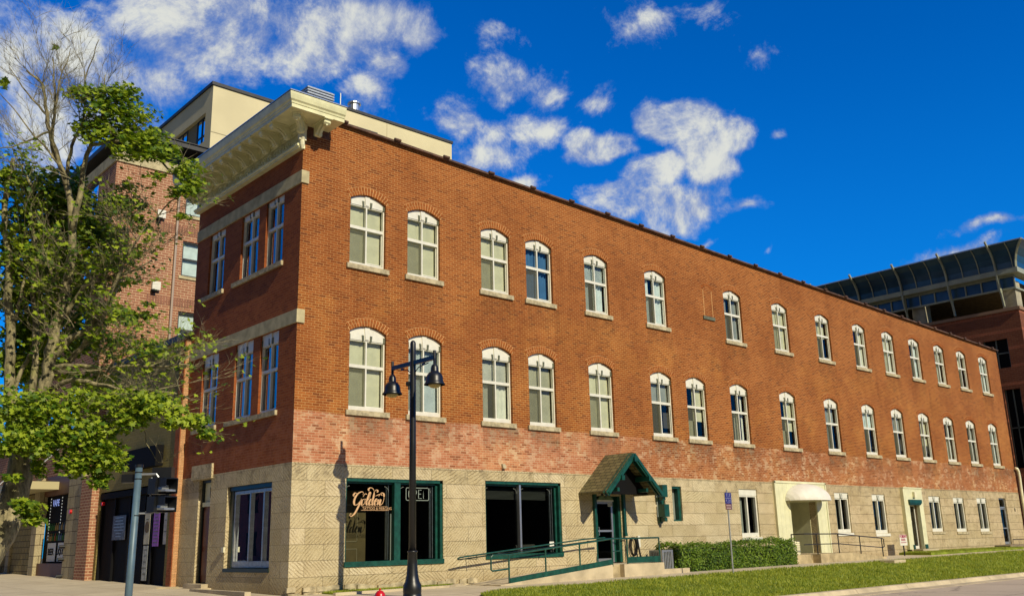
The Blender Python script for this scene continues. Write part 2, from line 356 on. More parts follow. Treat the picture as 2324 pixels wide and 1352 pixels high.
BL = 46.2
WU = [1.551,3.525,6.347,8.266,11.037,14.257,19.114,22.565,26.028,29.33,32.165,34.96,37.804,40.557,43.434]
WLo = [1.613,3.58,6.332,8.249,11.023,14.232,16.279,19.045,22.515,26.013,29.314,32.137,34.953,37.755,40.497,43.388]
WW = 1.20
UP_Z, UP_S, UP_R = 9.14, 1.94, .18     # upper row: sill height, spring line, arch rise
LO_Z, LO_S, LO_R = 5.05, 2.17, .18
M = {}
M['brick'] = brick_mat('red brick', (.26, .070, .014), (.40, .125, .027), (.60, .32, .12), mort=.0075, h=.0685, weather=main_weather)
M['brick_arch'] = mat('arch brick', (.30, .09, .02), .88, var=.35, vscale=9, bump=.5, bscale=60, spec=.2)
M['mortar'] = mat('pale mortar', (.62, .36, .15), .95, var=.2, spec=.1)
M['brick_old'] = mat('soot dark brick', (.12, .05, .025), .9, var=.4, vscale=8, bump=.6)
M['brick_tall'] = brick_mat('tan red brick', (.33, .14, .08), (.43, .20, .12), (.68, .48, .30), w=.30, h=.105, mort=.014, dark=.3)
M['brick_olive'] = brick_mat('painted olive brick', (.30, .26, .09), (.34, .29, .11), (.24, .20, .08), h=.09, dark=.4)
M['brick_pier'] = brick_mat('sun-brightened pier brick', (.55, .30, .14), (.66, .38, .19), (.60, .38, .20), dark=.2)  # colour raised so the narrow pier face looks sunlit
M['brick_garage'] = brick_mat('garage brick', (.19, .062, .034), (.25, .085, .045), (.24, .12, .075), w=.34, h=.13, mort=.012, dark=.2, bands=1.15)
M['stone'] = stone_mat()
M['sill'] = mat('weathered limestone sill', (.42, .36, .23), .85, var=.35, vscale=7, bump=.5, spec=.2)
M['rubble'] = mat('rubble foundation stone', (.44, .37, .23), .9, var=.45, vscale=4, bump=1, bscale=12, spec=.2)
M['band'] = mat('limestone band', (.47, .41, .24), .85, var=.25, vscale=3, bump=.3, spec=.2)
M['cream'] = mat('cream painted metal', (.72, .68, .47), .5, var=.12, vscale=2.5, bump=.1)
M['creamshade'] = mat('cornice cream paint', (.70, .68, .40), .5, var=.15, vscale=3, bump=.15)
M['white'] = mat('white window paint', (.68, .67, .57), .45, var=.08, vscale=5)
M['panel'] = mat('pale yellow board', (.66, .65, .42), .55, var=.1, vscale=3)
M['notch'] = mat('grey green notch paint', (.10, .11, .07), .7, var=.3, vscale=9)
M['teal'] = mat('dark green paint', (.005, .060, .042), .4, var=.35, vscale=6, bump=.12)
M['tealdark'] = mat('very dark green paint', (.002, .016, .013), .4, var=.3, vscale=5)
M['greenlight'] = mat('sage green trim', (.13, .19, .09), .5, var=.3, vscale=5)
M['shingle'] = None
M['glass'] = glass_mat('window glass')
M['glass_blue'] = glass_mat('facade glass', (.55,.7,.8), .12, 1.6)
M['glass_dark'] = glass_mat('storefront glass', (.55,.6,.6), .0, .5)
M['screen'] = None
M['black'] = mat('black interior', (.006, .006, .007), .8, spec=.1)
M['dark'] = mat('dark room', (.035, .033, .03), .9)
M['roomwall'] = mat('dim room wall', (.06, .058, .05), .95)
M['beige'] = cloth_mat('beige shade cloth', (.56, .54, .38)); M['ivory'] = cloth_mat('ivory curtain', (.66, .66, .56))
M['bluecl'] = cloth_mat('pale blue blind', (.60, .68, .68)); M['greycl'] = cloth_mat('grey curtain', (.28, .30, .28)); M['navy'] = cloth_mat('blue drape', (.06, .16, .32))
M['alu'] = mat('brushed aluminium', (.55, .57, .58), .35, .85, var=.1)
M['steel'] = mat('galvanised steel', (.42, .44, .44), .45, .7, var=.2, vscale=9)
M['black_paint'] = mat('black lamp paint', (.007, .008, .010), .38, var=.2)
M['globe'] = mat('amber lamp globe', (.42, .34, .12), .3)
M['concrete'] = mat('concrete', (.50, .42, .28), .9, var=.25, vscale=1.2, bump=.4, bscale=40, spec=.2)
M['concrete2'] = mat('stained concrete', (.42, .34, .20), .9, var=.35, vscale=2.2, bump=.5, bscale=30, spec=.2)
M['road'] = None
M['beige_stucco'] = mat('beige stucco', (.64, .57, .36), .9, var=.10, vscale=.18, bump=.15, bscale=6, spec=.15)
M['beige_shade'] = M['beige_stucco']
M['roofdark'] = mat('dark roof metal', (.035, .035, .035), .6, var=.3)
M['coping'] = mat('clay coping tile', (.10, .05, .03), .8, var=.5, vscale=4)
M['bark'] = None

def mk_special():
    # asphalt shingles
    m = bpy.data.materials.new('asphalt shingles'); m.use_nodes = True; nt = m.node_tree; bs = nt.nodes['Principled BSDF']; bs.inputs['Roughness'].default_value = .95
    tc = N(nt, 'ShaderNodeTexCoord'); sp = N(nt, 'ShaderNodeSeparateXYZ'); nt.links.new(tc.outputs['Object'], sp.inputs[0])
    cb = N(nt, 'ShaderNodeCombineXYZ'); nt.links.new(sp.outputs[1], cb.inputs[0]); nt.links.new(mth(nt, 'MULTIPLY', sp.outputs[2], 1.4), cb.inputs[1])
    b = brick_tex(nt, cb.outputs[0], .26, .145, .012, (.115,.10,.035), (.21,.18,.075), (.03,.025,.012), .5)
    c = mixc(nt, sstep(nt, noise_n(nt, tc.outputs['Object'], 5, 6, .7), .35, .7, 0, .4), b.outputs[0], (.10,.085,.04))
    nt.links.new(c, bs.inputs['Base Color'])
    bp = N(nt, 'ShaderNodeBump'); bp.inputs['Distance'].default_value = .03; nt.links.new(mth(nt, 'MULTIPLY', b.outputs['Fac'], -1), bp.inputs['Height']); nt.links.new(bp.outputs[0], bs.inputs['Normal'])
    M['shingle'] = m
    # insect screen
    m = bpy.data.materials.new('insect screen'); m.use_nodes = True; nt = m.node_tree; nt.nodes.clear()
    t = N(nt, 'ShaderNodeBsdfTransparent'); d = N(nt, 'ShaderNodeBsdfDiffuse'); d.inputs[0].default_value = (.14,.14,.09,1)
    mx = N(nt, 'ShaderNodeMixShader'); mx.inputs[0].default_value = .4; nt.links.new(t.outputs[0], mx.inputs[1]); nt.links.new(d.outputs[0], mx.inputs[2])
    o = N(nt, 'ShaderNodeOutputMaterial'); nt.links.new(mx.outputs[0], o.inputs[0]); M['screen'] = m
    # street concrete with joints and tar lines
    m = bpy.data.materials.new('street concrete'); m.use_nodes = True; nt = m.node_tree; bs = nt.nodes['Principled BSDF']; bs.inputs['Roughness'].default_value = .85
    tc = N(nt, 'ShaderNodeTexCoord'); o = tc.outputs['Object']
    c = mixc(nt, noise_n(nt, o, .5, 6, .65), (.38,.31,.22), (.58,.48,.36))
    c = mixc(nt, sstep(nt, noise_n(nt, o, 30, 4, .7), .4, .7, 0, .35), c, (.30,.24,.17))
    b = brick_tex(nt, vmth(nt, 'ADD', o, vmth(nt, 'MULTIPLY', noise_n(nt, o, .8, 4, .6, 0, 1), (.25,.25,0))), 5.2, 3.6, .018, (0,0,0), (0,0,0), (1,1,1), 0)
    c = mixc(nt, mth(nt, 'MULTIPLY', b.outputs['Fac'], .8), c, (.06,.05,.04))
    cr = N(nt, 'ShaderNodeTexVoronoi', feature='DISTANCE_TO_EDGE'); cr.inputs['Scale'].default_value = .22
    nt.links.new(vmth(nt, 'ADD', o, vmth(nt, 'MULTIPLY', noise_n(nt, o, 1.2, 6, .7, 0, 1), (1.2,1.2,0))), cr.inputs['Vector'])
    c = mixc(nt, sstep(nt, cr.outputs['Distance'], .0, .012, .7, 0), c, (.07,.06,.045))
    nt.links.new(c, bs.inputs['Base Color']); M['road'] = m
    # bark
    m = bpy.data.materials.new('maple bark'); m.use_nodes = True; nt = m.node_tree; bs = nt.nodes['Principled BSDF']; bs.inputs['Roughness'].default_value = .95
    tc = N(nt, 'ShaderNodeTexCoord'); o = vmth(nt, 'MULTIPLY', tc.outputs['Object'], (1,1,.35))
    n1 = noise_n(nt, o, 9, 7, .7); c = mixc(nt, sstep(nt, n1, .35, .65), (.075,.065,.035), (.36,.31,.17))
    c = mixc(nt, sstep(nt, noise_n(nt, tc.outputs['Object'], 3, 5, .6), .5, .7, 0, .5), c, (.24,.24,.07))
    nt.links.new(c, bs.inputs['Base Color']); bp = N(nt, 'ShaderNodeBump'); bp.inputs['Distance'].default_value = .03
    nt.links.new(n1, bp.inputs['Height']); nt.links.new(bp.outputs[0], bs.inputs['Normal']); M['bark'] = m
    # leaves: colour per leaf (random per island), slightly translucent
    for key, ca, cb_ in (('leaf', (.045,.11,.006), (.33,.41,.025)), ('hedge', (.03,.085,.006), (.20,.30,.022)), ('grass', (.10,.17,.010), (.44,.46,.055))):
        m = bpy.data.materials.new(key+' green'); m.use_nodes = True; nt = m.node_tree; nt.nodes.clear()
        g = N(nt, 'ShaderNodeNewGeometry'); tc = N(nt, 'ShaderNodeTexCoord')
        f = mth(nt, 'ADD', mth(nt, 'MULTIPLY', g.outputs['Random Per Island'], .6), mth(nt, 'MULTIPLY', noise_n(nt, tc.outputs['Object'], .8 if key != 'grass' else 1.1, 8, .75), 1.0))
        f = mth(nt, 'SUBTRACT', f, .2)
        c = mixc(nt, sstep(nt, f, .25, .95), ca, cb_)
        d = N(nt, 'ShaderNodeBsdfPrincipled'); d.inputs['Roughness'].default_value = .5; d.inputs['Specular IOR Level'].default_value = .3; nt.links.new(c, d.inputs['Base Color'])
        t = N(nt, 'ShaderNodeBsdfTranslucent'); nt.links.new(mixc(nt, 1, c, (1.3,1.4,.6), 'MULTIPLY'), t.inputs[0])
        mx = N(nt, 'ShaderNodeMixShader'); mx.inputs[0].default_value = .3; nt.links.new(d.outputs[0], mx.inputs[1]); nt.links.new(t.outputs[0], mx.inputs[2])
        o = N(nt, 'ShaderNodeOutputMaterial'); nt.links.new(mx.outputs[0], o.inputs[0]); M[key] = m
    # garage canopy glass panels: bluish metal-glass
    M['canopy'] = mat('tinted canopy panel', (.035,.09,.15), .22, .3, var=.35, vscale=.6)
mk_special()

# ------------------------------------------------------------------ terrain
def zwalk(x): return float(np.interp(x, [-6, 0, 6, 14, 28, 36, 46, 80], [.25, .37, .38, .44, .52, .57, .60, .62]))
def sheet(name, xs, ys, zf, mt, thick=0):
    b = MB(); nx, ny = len(xs), len(ys)
    b.v = [(x, y, zf(x, y)) for y in ys for x in xs]
    b.f = [(j*nx+i, j*nx+i+1, (j+1)*nx+i+1, (j+1)*nx+i) for j in range(ny-1) for i in range(nx-1)]; b.m = [0]*len(b.f)
    return b.build(name, mt, smooth=True)
M['paving'] = bpy.data.materials.new('paving'); 
def mk_paving():
    m = M['paving']; m.use_nodes = True; nt = m.node_tree; bs = nt.nodes['Principled BSDF']; bs.inputs['Roughness'].default_value = .9
    tc = N(nt, 'ShaderNodeTexCoord'); o = tc.outputs['Object']
    b = brick_tex(nt, o, 1.55, 1.6, .012, (.62,.53,.36), (.55,.47,.32), (.24,.19,.11), 0)
    c = mixc(nt, sstep(nt, noise_n(nt, o, .9, 6, .65), .35, .7, 0, .5), b.outputs[0], (.40,.32,.20))
    c = mixc(nt, sstep(nt, noise_n(nt, o, 25, 5, .7), .45, .7, 0, .3), c, (.30,.24,.15))
    nt.links.new(c, bs.inputs['Base Color'])
mk_paving()
G = MB(); G.quad((-600,-600,-.45),(600,-600,-.45),(600,600,-.45),(-600,600,-.45))
tag(G.build('ground', mat('earth', (.16,.14,.08), .95, var=.3, vscale=.05)), kind='structure')
tag(sheet('road', np.linspace(-70, 140, 40), np.linspace(-26, -7.72, 8), lambda x, y: -.16, M['road']), kind='structure')
# kerb and gutter along the street
K = MB()
for x0 in np.arange(2.0, 110, 3.0):
    K.extr([(-7.72,-.3),(-7.72,-.15),(-7.30,-.135),(-7.22,-.02),(-7.08,-.008),(-7.06,-.3)], 'x', x0, x0+2.985)
tag(K.build('kerb', M['concrete']), kind='structure')
def zlawn(x, y):
    t = min(1, max(0, (-3.2-y)/3.88)); t = t*t*(3-2*t)*.5+t*.5
    return zwalk(x)*(1-t) - .02*t + .012*math.sin(x*1.7+y*2.1)*(0 < t < 1)
def lawn_left(y): return 4.2 - 0*y if y > -3.0 else 4.2 - math.sqrt(max(0, 1-(min(1, (-3.2-y)/1.2)-1)**2))*1.4 + max(0, (-4.4-y))*.2
xs = list(np.arange(2.4, 20, .3))+list(np.arange(20, 90, 1.0))
L = MB(); ys = np.linspace(-3.2, -7.08, 18)
for j, y in enumerate(ys):
    for x in xs: xx = max(x, lawn_left(y)); L.v.append((xx, y, zlawn(xx, y)-.01))
L.f = [(j*len(xs)+i, (j+1)*len(xs)+i, (j+1)*len(xs)+i+1, j*len(xs)+i+1) for j in range(17) for i in range(len(xs)-1)]; L.m = [0]*len(L.f)
M['turf'] = mat('turf', (.20,.25,.03), .95, var=.4, vscale=1.5, bump=.6, bscale=60, spec=.1)
tag(L.build('lawn', M['turf'], smooth=True), kind='structure')
tag(sheet('sidewalk', list(np.arange(-.5, 90, 1.5)), [-3.23, -2.2, -1, 0.1], lambda x, y: zwalk(x)-.004-.012*(-y), M['paving']), kind='structure')
def zplaza(x, y):
    z = .37 + .0165*max(0, y) + .02*min(0, x+.0)
    if y < -3: z += .1*(y+3)*.9
    return z-.012
tag(sheet('plaza', [-9,-6,-4,-2,-1,0,.06], list(np.arange(0.0, 46, 2)), zplaza, M['paving']), kind='structure')
tag(sheet('corner_pavement', [-9,-6,-4,-2,-1,0,1,2,3,3.6], [-7.3,-6,-5,-4,-3,-2,-1,-.002], lambda x, y: zplaza(min(x,0), y)-.006, M['paving']), kind='structure')
C2 = MB(); C2.extr([(-9.3,-.3),(-9.0,-.3),(-9.0,.12),(-9.3,.12)], 'y', -7, 46)
tag(C2.build('side_kerb', M['concrete']), kind='structure')
tag(sheet('side_street', [-26.5,-15,-9.3], list(np.arange(-8, 60, 6)), lambda x, y: -.10+.012*max(0, y), mat('side street asphalt', (.05,.048,.045), .9, var=.3, bump=.3)), kind='structure')
# verge strips against the wall
V = MB()
V.extr([(.9,-.95),(4.4,-.55),(5.2,-.02),(.9,-.02)], 'z', .2, .395)
tag(V.build('verge', M['turf']), kind='structure')
V = MB(); V.extr([(31.2,-1.5),(41.5,-1.6),(42.3,-.02),(31.2,-.02)], 'z', .3, .64)
tag(V.build('far_verge', M['turf']), kind='structure')
K = MB(); K.bar((.7,-1.02,.37),(4.5,-.62,.37), .1, .1); K.bar((4.5,-.62,.37),(5.4,-.05,.37), .1, .1)
tag(K.build('verge_kerb', M['concrete']), kind='structure')

# ------------------------------------------------------------------ main building
BD = 6.73                     # depth of the short front; BL is the length of the long wall
ZS = 3.60                     # top of the stone storey
def roofz(x): return 13.22-.0301*x
B = thing('brick_building', 'long three storey red brick corner building with pale stone ground floor', 'building')

def wall(mb, org, ux, outn, u0, u1, zb, ztop, holes, depth, seg=10):
    """front face of a wall with openings; holes = (ua, ub, za, zs, rise). ztop is a function of u"""
    org, ux, outn = Vector(org), Vector(ux), Vector(outn)
    P = lambda u, z, d=0: tuple(org+ux*u+Vector((0,0,z))-outn*d)
    us = sorted({u0, u1, *[h[0] for h in holes], *[h[1] for h in holes]})
    for a, b in zip(us[:-1], us[1:]):
        if b-a < 1e-5: continue
        inn = sorted([(h[2], h[3]+h[4]) for h in holes if h[0] <= a+1e-6 and h[1] >= b-1e-6])
        z = zb
        for za, zt in inn:
            if za > z+1e-6: mb.quad(P(a,z),P(b,z),P(b,za),P(a,za))
            z = zt
        mb.quad(P(a,z),P(b,z),P(b,ztop(b)),P(a,ztop(a)))
    for ua, ub, za, zs, rise in holes:
        pts = [(ua, zs)]
        if rise > 0:
            for i in range(1, seg+1):
                t = i/seg; pts.append((ua+(ub-ua)*t, zs+rise*(1-(2*t-1)**2)))
            for (a, z0), (b, z1) in zip(pts[:-1], pts[1:]):
                mb.quad(P(a,z0),P(b,z1),P(b,zs+rise),P(a,zs+rise))
        else: pts.append((ub, zs))
        for (a, z0), (b, z1) in zip(pts[:-1], pts[1:]): mb.quad(P(a,z0),P(a,z0,depth),P(b,z1,depth),P(b,z1))
        mb.quad(P(ua,za),P(ua,za,depth),P(ua,zs,depth),P(ua,zs))
        mb.quad(P(ub,za),P(ub,zs),P(ub,zs,depth),P(ub,za,depth))
        mb.quad(P(ua,za),P(ub,za),P(ub,za,depth),P(ua,za,depth))

holes = [(x, x+WW, UP_Z, UP_Z+UP_S, UP_R) for x in WU]+[(x, x+WW, LO_Z, LO_Z+LO_S, LO_R) for x in WLo]
bw = MB(); wall(bw, (0,0,0), (1,0,0), (0,-1,0), 0, BL, ZS, roofz, holes, .24)
# short front: openings measured along y
FW = [(.97, 2.02), (2.45, 3.56), (4.68, 5.78)]
fh = [(a, b, 9.15, 11.13, 0) for a, b in FW]+[(a, b, 5.03, 7.21, 0) for a, b in FW]
bf = MB(); wall(bf, (0,0,0), (0,1,0), (-1,0,0), 0, BD, ZS, lambda u: 13.2, fh, .24)
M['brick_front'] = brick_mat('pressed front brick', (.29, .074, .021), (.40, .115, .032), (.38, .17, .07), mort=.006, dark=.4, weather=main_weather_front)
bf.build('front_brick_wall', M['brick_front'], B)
bw.quad((BL,0,ZS),(BL,14,ZS),(BL,14,roofz(BL)),(BL,0,roofz(BL)))
bw.quad((0,BD,ZS),(0,BD,13.2),(BL,14,roofz(BL)),(BL,14,ZS))
bw.build('brick_wall', M['brick'], B)
SH = [(1.60,4.80,.98,3.25,0),(6.37,9.50,1.04,3.29,0),(11.03,12.28,.77,2.92,0),(14.17,14.64,2.10,3.30,0),(15.04,15.57,2.10,3.31,0),
      (19.07,20.28,1.50,3.29,0),(22.45,24.45,.80,2.88,0),(26.05,27.24,1.58,3.28,0),(29.30,30.50,1.52,3.25,0),(32.50,33.52,.77,2.84,0),
      (34.90,36.14,1.55,3.25,0),(37.63,38.86,1.52,3.22,0),(40.46,41.70,1.50,3.24,0),(43.33,44.27,.78,3.26,0)]
sw = MB(); wall(sw, (0,0,0), (1,0,0), (0,-1,0), 0, BL, -.3, lambda u: ZS, [h for h in SH], .30)
wall(sw, (0,0,0), (0,1,0), (-1,0,0), 0, BD, -.3, lambda u: ZS, [(1.02,3.62,.90,3.18,0),(4.70,5.52,.58,3.48,0)], .34)
sw.quad((BL,0,-.3),(BL,14,-.3),(BL,14,ZS),(BL,0,ZS))
sw.build('stone_wall', M['stone'], B)
# rooms behind the glass
rm = MB()
rm.quad((.3,1.3,ZS+.05),(BL-.2,1.3,ZS+.05),(BL-.2,1.3,11.6),(.3,1.3,11.6))
rm.quad((.3,4.6,-.2),(BL-.2,4.6,-.2),(BL-.2,4.6,ZS),(.3,4.6,ZS))
for z in (.45, ZS-.02, 8.3): rm.box(.26,.26,z-.1,BL-.1,6.4,z)
rm.quad((1.6,1.3,ZS+.05),(1.6,6.6,ZS+.05),(1.6,6.6,11.8),(1.6,1.3,11.8))
for x in (5.6, 10.4, 13.0, 17.5, 21.5, 25.2, 28.4, 31.6, 34.3, 37.1, 39.9, 42.8): rm.box(x,.28,.45,x+.1,4.6,ZS-.12)
rm.build('inner_room', M['roomwall'], B)
rf = MB(); rf.quad((.2,.2,12.75),(BL-.1,.2,11.45),(BL-.1,14,11.45),(.2,BD-.1,12.75)); rf.build('roof', M['roofdark'], B)
# coping of clay tiles with raised joints
cp = MB()
x = 1.2
while x < BL:
    x1 = min(x+.92, BL+.05); cp.bar((x,.04,roofz(x)+.03),(x1,.04,roofz(x1)+.03), .34, .06)
    if int((x-1.2)/.92+.5) % 2 == 0: cp.tube([(x-.11,-.16,roofz(x)+.07),(x+.11,-.16,roofz(x)+.07)], .045, 7); cp.bar((x-.08,.04,roofz(x)+.065),(x+.08,.04,roofz(x)+.065), .36, .05)
    x = x1 if x1 > x else BL+1
cp.build('coping', M['coping'], B)
dk = MB(); dk.box(.03,-.012,12.50,.42,.02,13.0); dk.box(.42,-.012,12.62,.80,.02,13.1); dk.build('exposed_old_brick', M['brick_old'], B)
# limestone bands on the short front and their returns
for z0, z1, ret in ((11.14,11.50,.13),(7.22,7.58,.13)):
    bd = MB(); bd.box(-.045,-.05,z0,.12,BD-.02,z1); bd.box(.12,-.05,z0,ret+.06,.02,z1); bd.build('stone_band', M['band'], B)
ln = MB(); ln.box(-.06,4.60,3.5,.12,5.98,3.92); ln.build('door_lintel', M['stone'], B)
# rubble foundation course
rb = MB(); rb.box(0,-.03,.2,10.2,.02,.36); rr = random.Random(3); x = .0
while x < 9.5:
    z = .30 if x < 6 else .33; n = 2 if x < 6 else 1
    for k in range(n):
        wdt = rr.uniform(.25,.65); h = rr.uniform(.09,.14)
        a = x+rr.uniform(-.1,.1); pj = rr.uniform(.02,.11)
        rb.extr([(a,z),(a+wdt*.96,z-.01+rr.uniform(-.02,.02)),(a+wdt*.97,z+h*.9),(a+wdt*.5,z+h+rr.uniform(-.02,.03)),(a+.01,z+h*.86)], 'y', -pj, .05)
        z += h+.01
    x += rr.uniform(.28,.5)
rb.build('foundation_course', M['rubble'], B)

# --- arched windows
def archpts(w, zs, rise, n=10, inset=0.):
    return [(inset+(w-2*inset)*i/n, zs+(rise-inset*.6)*(1-(2*i/n-1)**2)) for i in range(n+1)]
def curtain(kind, w, zt, ztr, seed):
    """cloth behind the glass; returns [(name, MB, material key)]"""
    r = random.Random(seed); out = []
    def folds(mb, x0, x1, z0, z1, y=.27, amp=.025, n=None):
        n = n or max(4, int((x1-x0)/.035)); ph = r.uniform(0,6)
        p = [(x0+(x1-x0)*i/n, y+amp*math.sin(i*1.35+ph)+amp*.5*math.sin(i*.6+ph*2)) for i in range(n+1)]
        for a, b in zip(p[:-1], p[1:]): mb.quad((a[0],a[1],z0),(b[0],b[1],z0),(b[0],b[1],z1),(a[0],a[1],z1))
    def slats(mb, x0, x1, z0, z1, y=.25):
        z = z0
        while z < z1: mb.quad((x0,y,z),(x1,y,z),(x1,y+.02,z+.028),(x0,y+.02,z+.028)); z += .03
    mb = MB()
    if kind == 'shade':  mb.box(.03,.25,0,w-.03,.262,zt+.05)
    elif kind == 'shade_top': mb.box(.03,.25,ztr-r.uniform(-.1,.25),w-.03,.262,zt+.05)
    elif kind == 'slats': slats(mb,.03,w-.03,0,zt+.05)
    elif kind == 'slat_top':
        slats(mb,.03,w-.03,ztr,zt+.05); folds(mb,.05,.05+w*.3,0,ztr); folds(mb,w*.55,w-.06,0,ztr)
    elif kind == 'folds': folds(mb,.03,w-.03,0,zt)
    elif kind == 'sides': folds(mb,.03,w*.36,0,zt); folds(mb,w*.66,w-.03,0,zt)
    elif kind == 'left': folds(mb,.03,w*.45,0,zt); mb.box(.03,.31,ztr-.05,w-.03,.32,zt+.05)
    elif kind == 'half': folds(mb,.03,w*.5,0,ztr*.6,.27); mb.box(w*.5,.25,ztr-.5,w-.05,.26,zt)
    elif kind == 'thin': folds(mb,w*.15,w*.3,0,zt); folds(mb,w*.45,w*.62,0,ztr); folds(mb,w*.8,w*.92,0,zt)
    return mb
PROTO = {}
def window_proto(kind):
    w = WW; zs, rise, zg = {'upper': (UP_S, UP_R, 1.80), 'lower': (LO_S, LO_R, 1.955)}[kind]
    ztr = zg*.625
    fr = MB(); a = .042
    fr.box(0,.09,0,a,.19,zs); fr.box(w-a,.09,0,w,.19,zs); fr.box(a,.085,0,w-a,.19,.09 if kind == 'upper' else .12)
    fr.box(a,.09,ztr-.045,w-a,.19,ztr+.045); fr.box(a,.095,zg-.03,w-a,.19,zg+.0)
    fr.box(w/2-.022,.095,.09,w/2+.022,.18,ztr-.045); fr.box(w/2-.022,.095,ztr+.045,w/2+.022,.18,zg-.03)
    # sash edges set one behind the other
    fr.box(w/2+.022,.14,.12,w/2+.04,.18,ztr-.045); fr.box(w-a-.02,.14,.12,w-a,.18,ztr-.045); fr.box(w/2+.04,.14,.12,w-a-.02,.18,.145)
    win = fr.build('window', M['white'])
    g = MB(); g.quad((a,.165,.08),(w-a,.165,.08),(w-a,.165,zg-.02),(a,.165,zg-.02)); g.build('pane', M['glass'], win)
    h = MB(); pts = archpts(w, zs, rise, 10, .01)
    poly = [(w-.01, zg), (.01, zg), (.01, zs)]+pts[1:-1]+[(w-.01, zs)]
    h.extr([(x, z) for x, z in poly], 'y', .075, .15)
    tk = zs+rise-.02; kb = zg+.005
    h.extr([(w/2-.055,kb+.02),(w/2+.055,kb+.02),(w/2+.085,tk),(w/2-.085,tk)], 'y', .05, .08)
    for sx, dz in ((-1,0),(1,0)):
        c = w/2+sx*.125
        h.extr([(c-.028+sx*.0,kb-.03),(c+.028,kb-.03),(c+.036+sx*.012,kb+.14),(c-.036+sx*.012,kb+.14)] , 'y', .055, .076, 1)
    for x0 in (.0, w-.06): h.box(x0,.058,kb-.02,x0+.06,.074,min(kb+.14, zs-.01),1)
    h.build('head_panel', [M['white'], M['notch']], win)
    s = MB(); s.box(-.10,-.07,-.15,w+.10,.12,-.012); s.build('sill', M['sill'], win)
    # two rings of header bricks over the arch on a bed of mortar
    ar = MB(); n = 15
    c0 = Vector((w/2, 0, zs+rise-((w/2)**2+rise**2)/(2*rise))); r0 = ((w/2)**2+rise**2)/(2*rise)
    half = math.asin((w/2)/r0)
    for ring in range(2):
        ra, rb_ = r0+.005+ring*.115, r0+.11+ring*.115; hf = half*(1+.04*ring)
        for i in range(n):
            t0 = -hf+2*hf*(i+.10)/n; t1 = -hf+2*hf*(i+.90)/n
            pp = [(c0.x+math.sin(t)*q, c0.z+math.cos(t)*q) for q, t in ((ra,t0),(ra,t1),(rb_,t1),(rb_,t0))]
            ar.extr(pp[::-1], 'y', -.012, .01, 0)
    m_ = 14
    for i in range(m_):
        t0 = -half*1.02+2.04*half*i/m_; t1 = t0+2.04*half/m_
        pp = [(c0.x+math.sin(t)*q, c0.z+math.cos(t)*q) for q, t in ((r0+.003,t0),(r0+.003,t1),(r0+.235,t1),(r0+.235,t0))]
        ar.quad(*[(p[0],-.005,p[1]) for p in pp], m=1)
    ar.build('brick_arch', [M['brick_arch'], M['mortar']], win)
    sc = MB(); sc.quad((a,.135,.1),(w/2-.022,.135,.1),(w/2-.022,.135,ztr-.045),(a,.135,ztr-.045)); sc.build('insect_screen', M['screen'], win)
    return win, zg, ztr
for kind in ('upper', 'lower'): PROTO[kind] = window_proto(kind)
UC = [('shade','beige'),('shade','beige'),('shade','beige'),('folds','navy'),('slat_top','bluecl'),('sides','bluecl'),('sides','greycl'),('shade','beige'),
      ('left','beige'),('sides','ivory'),('folds','ivory'),('sides','bluecl'),('slat_top','ivory'),('left','ivory'),('folds','bluecl')]
LC = [('shade','beige'),('slats','bluecl'),('slat_top','ivory'),('slats','beige'),('shade','beige'),('shade_top','greycl'),('half','beige'),('thin','ivory'),
      ('half','beige'),('left','greycl'),('shade_top','bluecl'),('shade_top','greycl'),('half','beige'),('thin','ivory'),('sides','greycl'),('sides','bluecl')]
for kind, xs_, zz, cfg in (('upper', WU, UP_Z, UC), ('lower', WLo, LO_Z, LC)):
    proto, zg, ztr = PROTO[kind]
    made = [proto if i == 0 else copy_tree(proto) for i in range(len(xs_))]
    for i, x in enumerate(xs_):
        o = made[i]; o.parent = B; o.location = (x, 0, zz)
        kd, ck = cfg[i]; mb = curtain(kd, WW, zg, ztr, i*7+len(kind))
        c = mb.build('curtain', M[ck]); c.parent = o
# --- windows of the short front
def facade_window(y0, y1, z0, h, zg, ck, k):
    w = y1-y0; ztr = zg*.61; a = .036
    fr = MB(); fr.box(0,.07,0,a,.17,h); fr.box(w-a,.07,0,w,.17,h); fr.box(a,.065,0,w-a,.17,.08); fr.box(a,.07,ztr-.04,w-a,.17,ztr+.04); fr.box(a,.07,zg-.03,w-a,.17,zg)
    fr.box(w/2-.028,.075,.08,w/2+.028,.16,ztr-.04); fr.box(w/2-.026,.075,ztr+.04,w/2+.026,.16,zg-.03)
    win = fr.build('window', M['white'], None); win.parent = B; win.location = (0, y1, z0); win.rotation_euler = (0, 0, -math.pi/2)
    g = MB(); g.quad((a,.14,.05),(w-a,.14,.05),(w-a,.14,zg-.01),(a,.14,zg-.01)); g.build('pane', M['glass_blue'], win)
    p = MB(); p.box(a*.2,.055,zg,w-a*.2,.15,h)
    kh = min(.17, (h-zg)*.9)
    p.extr([(w/2-.05,zg+.01),(w/2+.05,zg+.01),(w/2+.07,h-.004),(w/2-.07,h-.004)], 'y', .03, .06)
    for c in (w/2-.10, w/2+.10): p.box(c-.026,.035,zg-.01,c+.026,.054,zg+kh,1)
    p.box(.0,.035,zg,.05,.054,zg+kh,1); p.build('head_panel', [M['white'], M['notch']], win)
    mb = MB(); r = random.Random(k)
    for (xa, xb) in ((w*.52, w-.06),)+(((.05, w*.5),) if k % 3 == 0 else ()):
        for i in range(14):
            t0 = xa+(xb-xa)*i/14; t1 = xa+(xb-xa)*(i+1)/14
            mb.quad((t0,.27+.02*math.sin(i*1.4),0),(t1,.27+.02*math.sin(i*1.4+1.4),0),(t1,.27+.02*math.sin(i*1.4+1.4),zg),(t0,.27+.02*math.sin(i*1.4),zg))
    mb.build('curtain', M[ck], win)
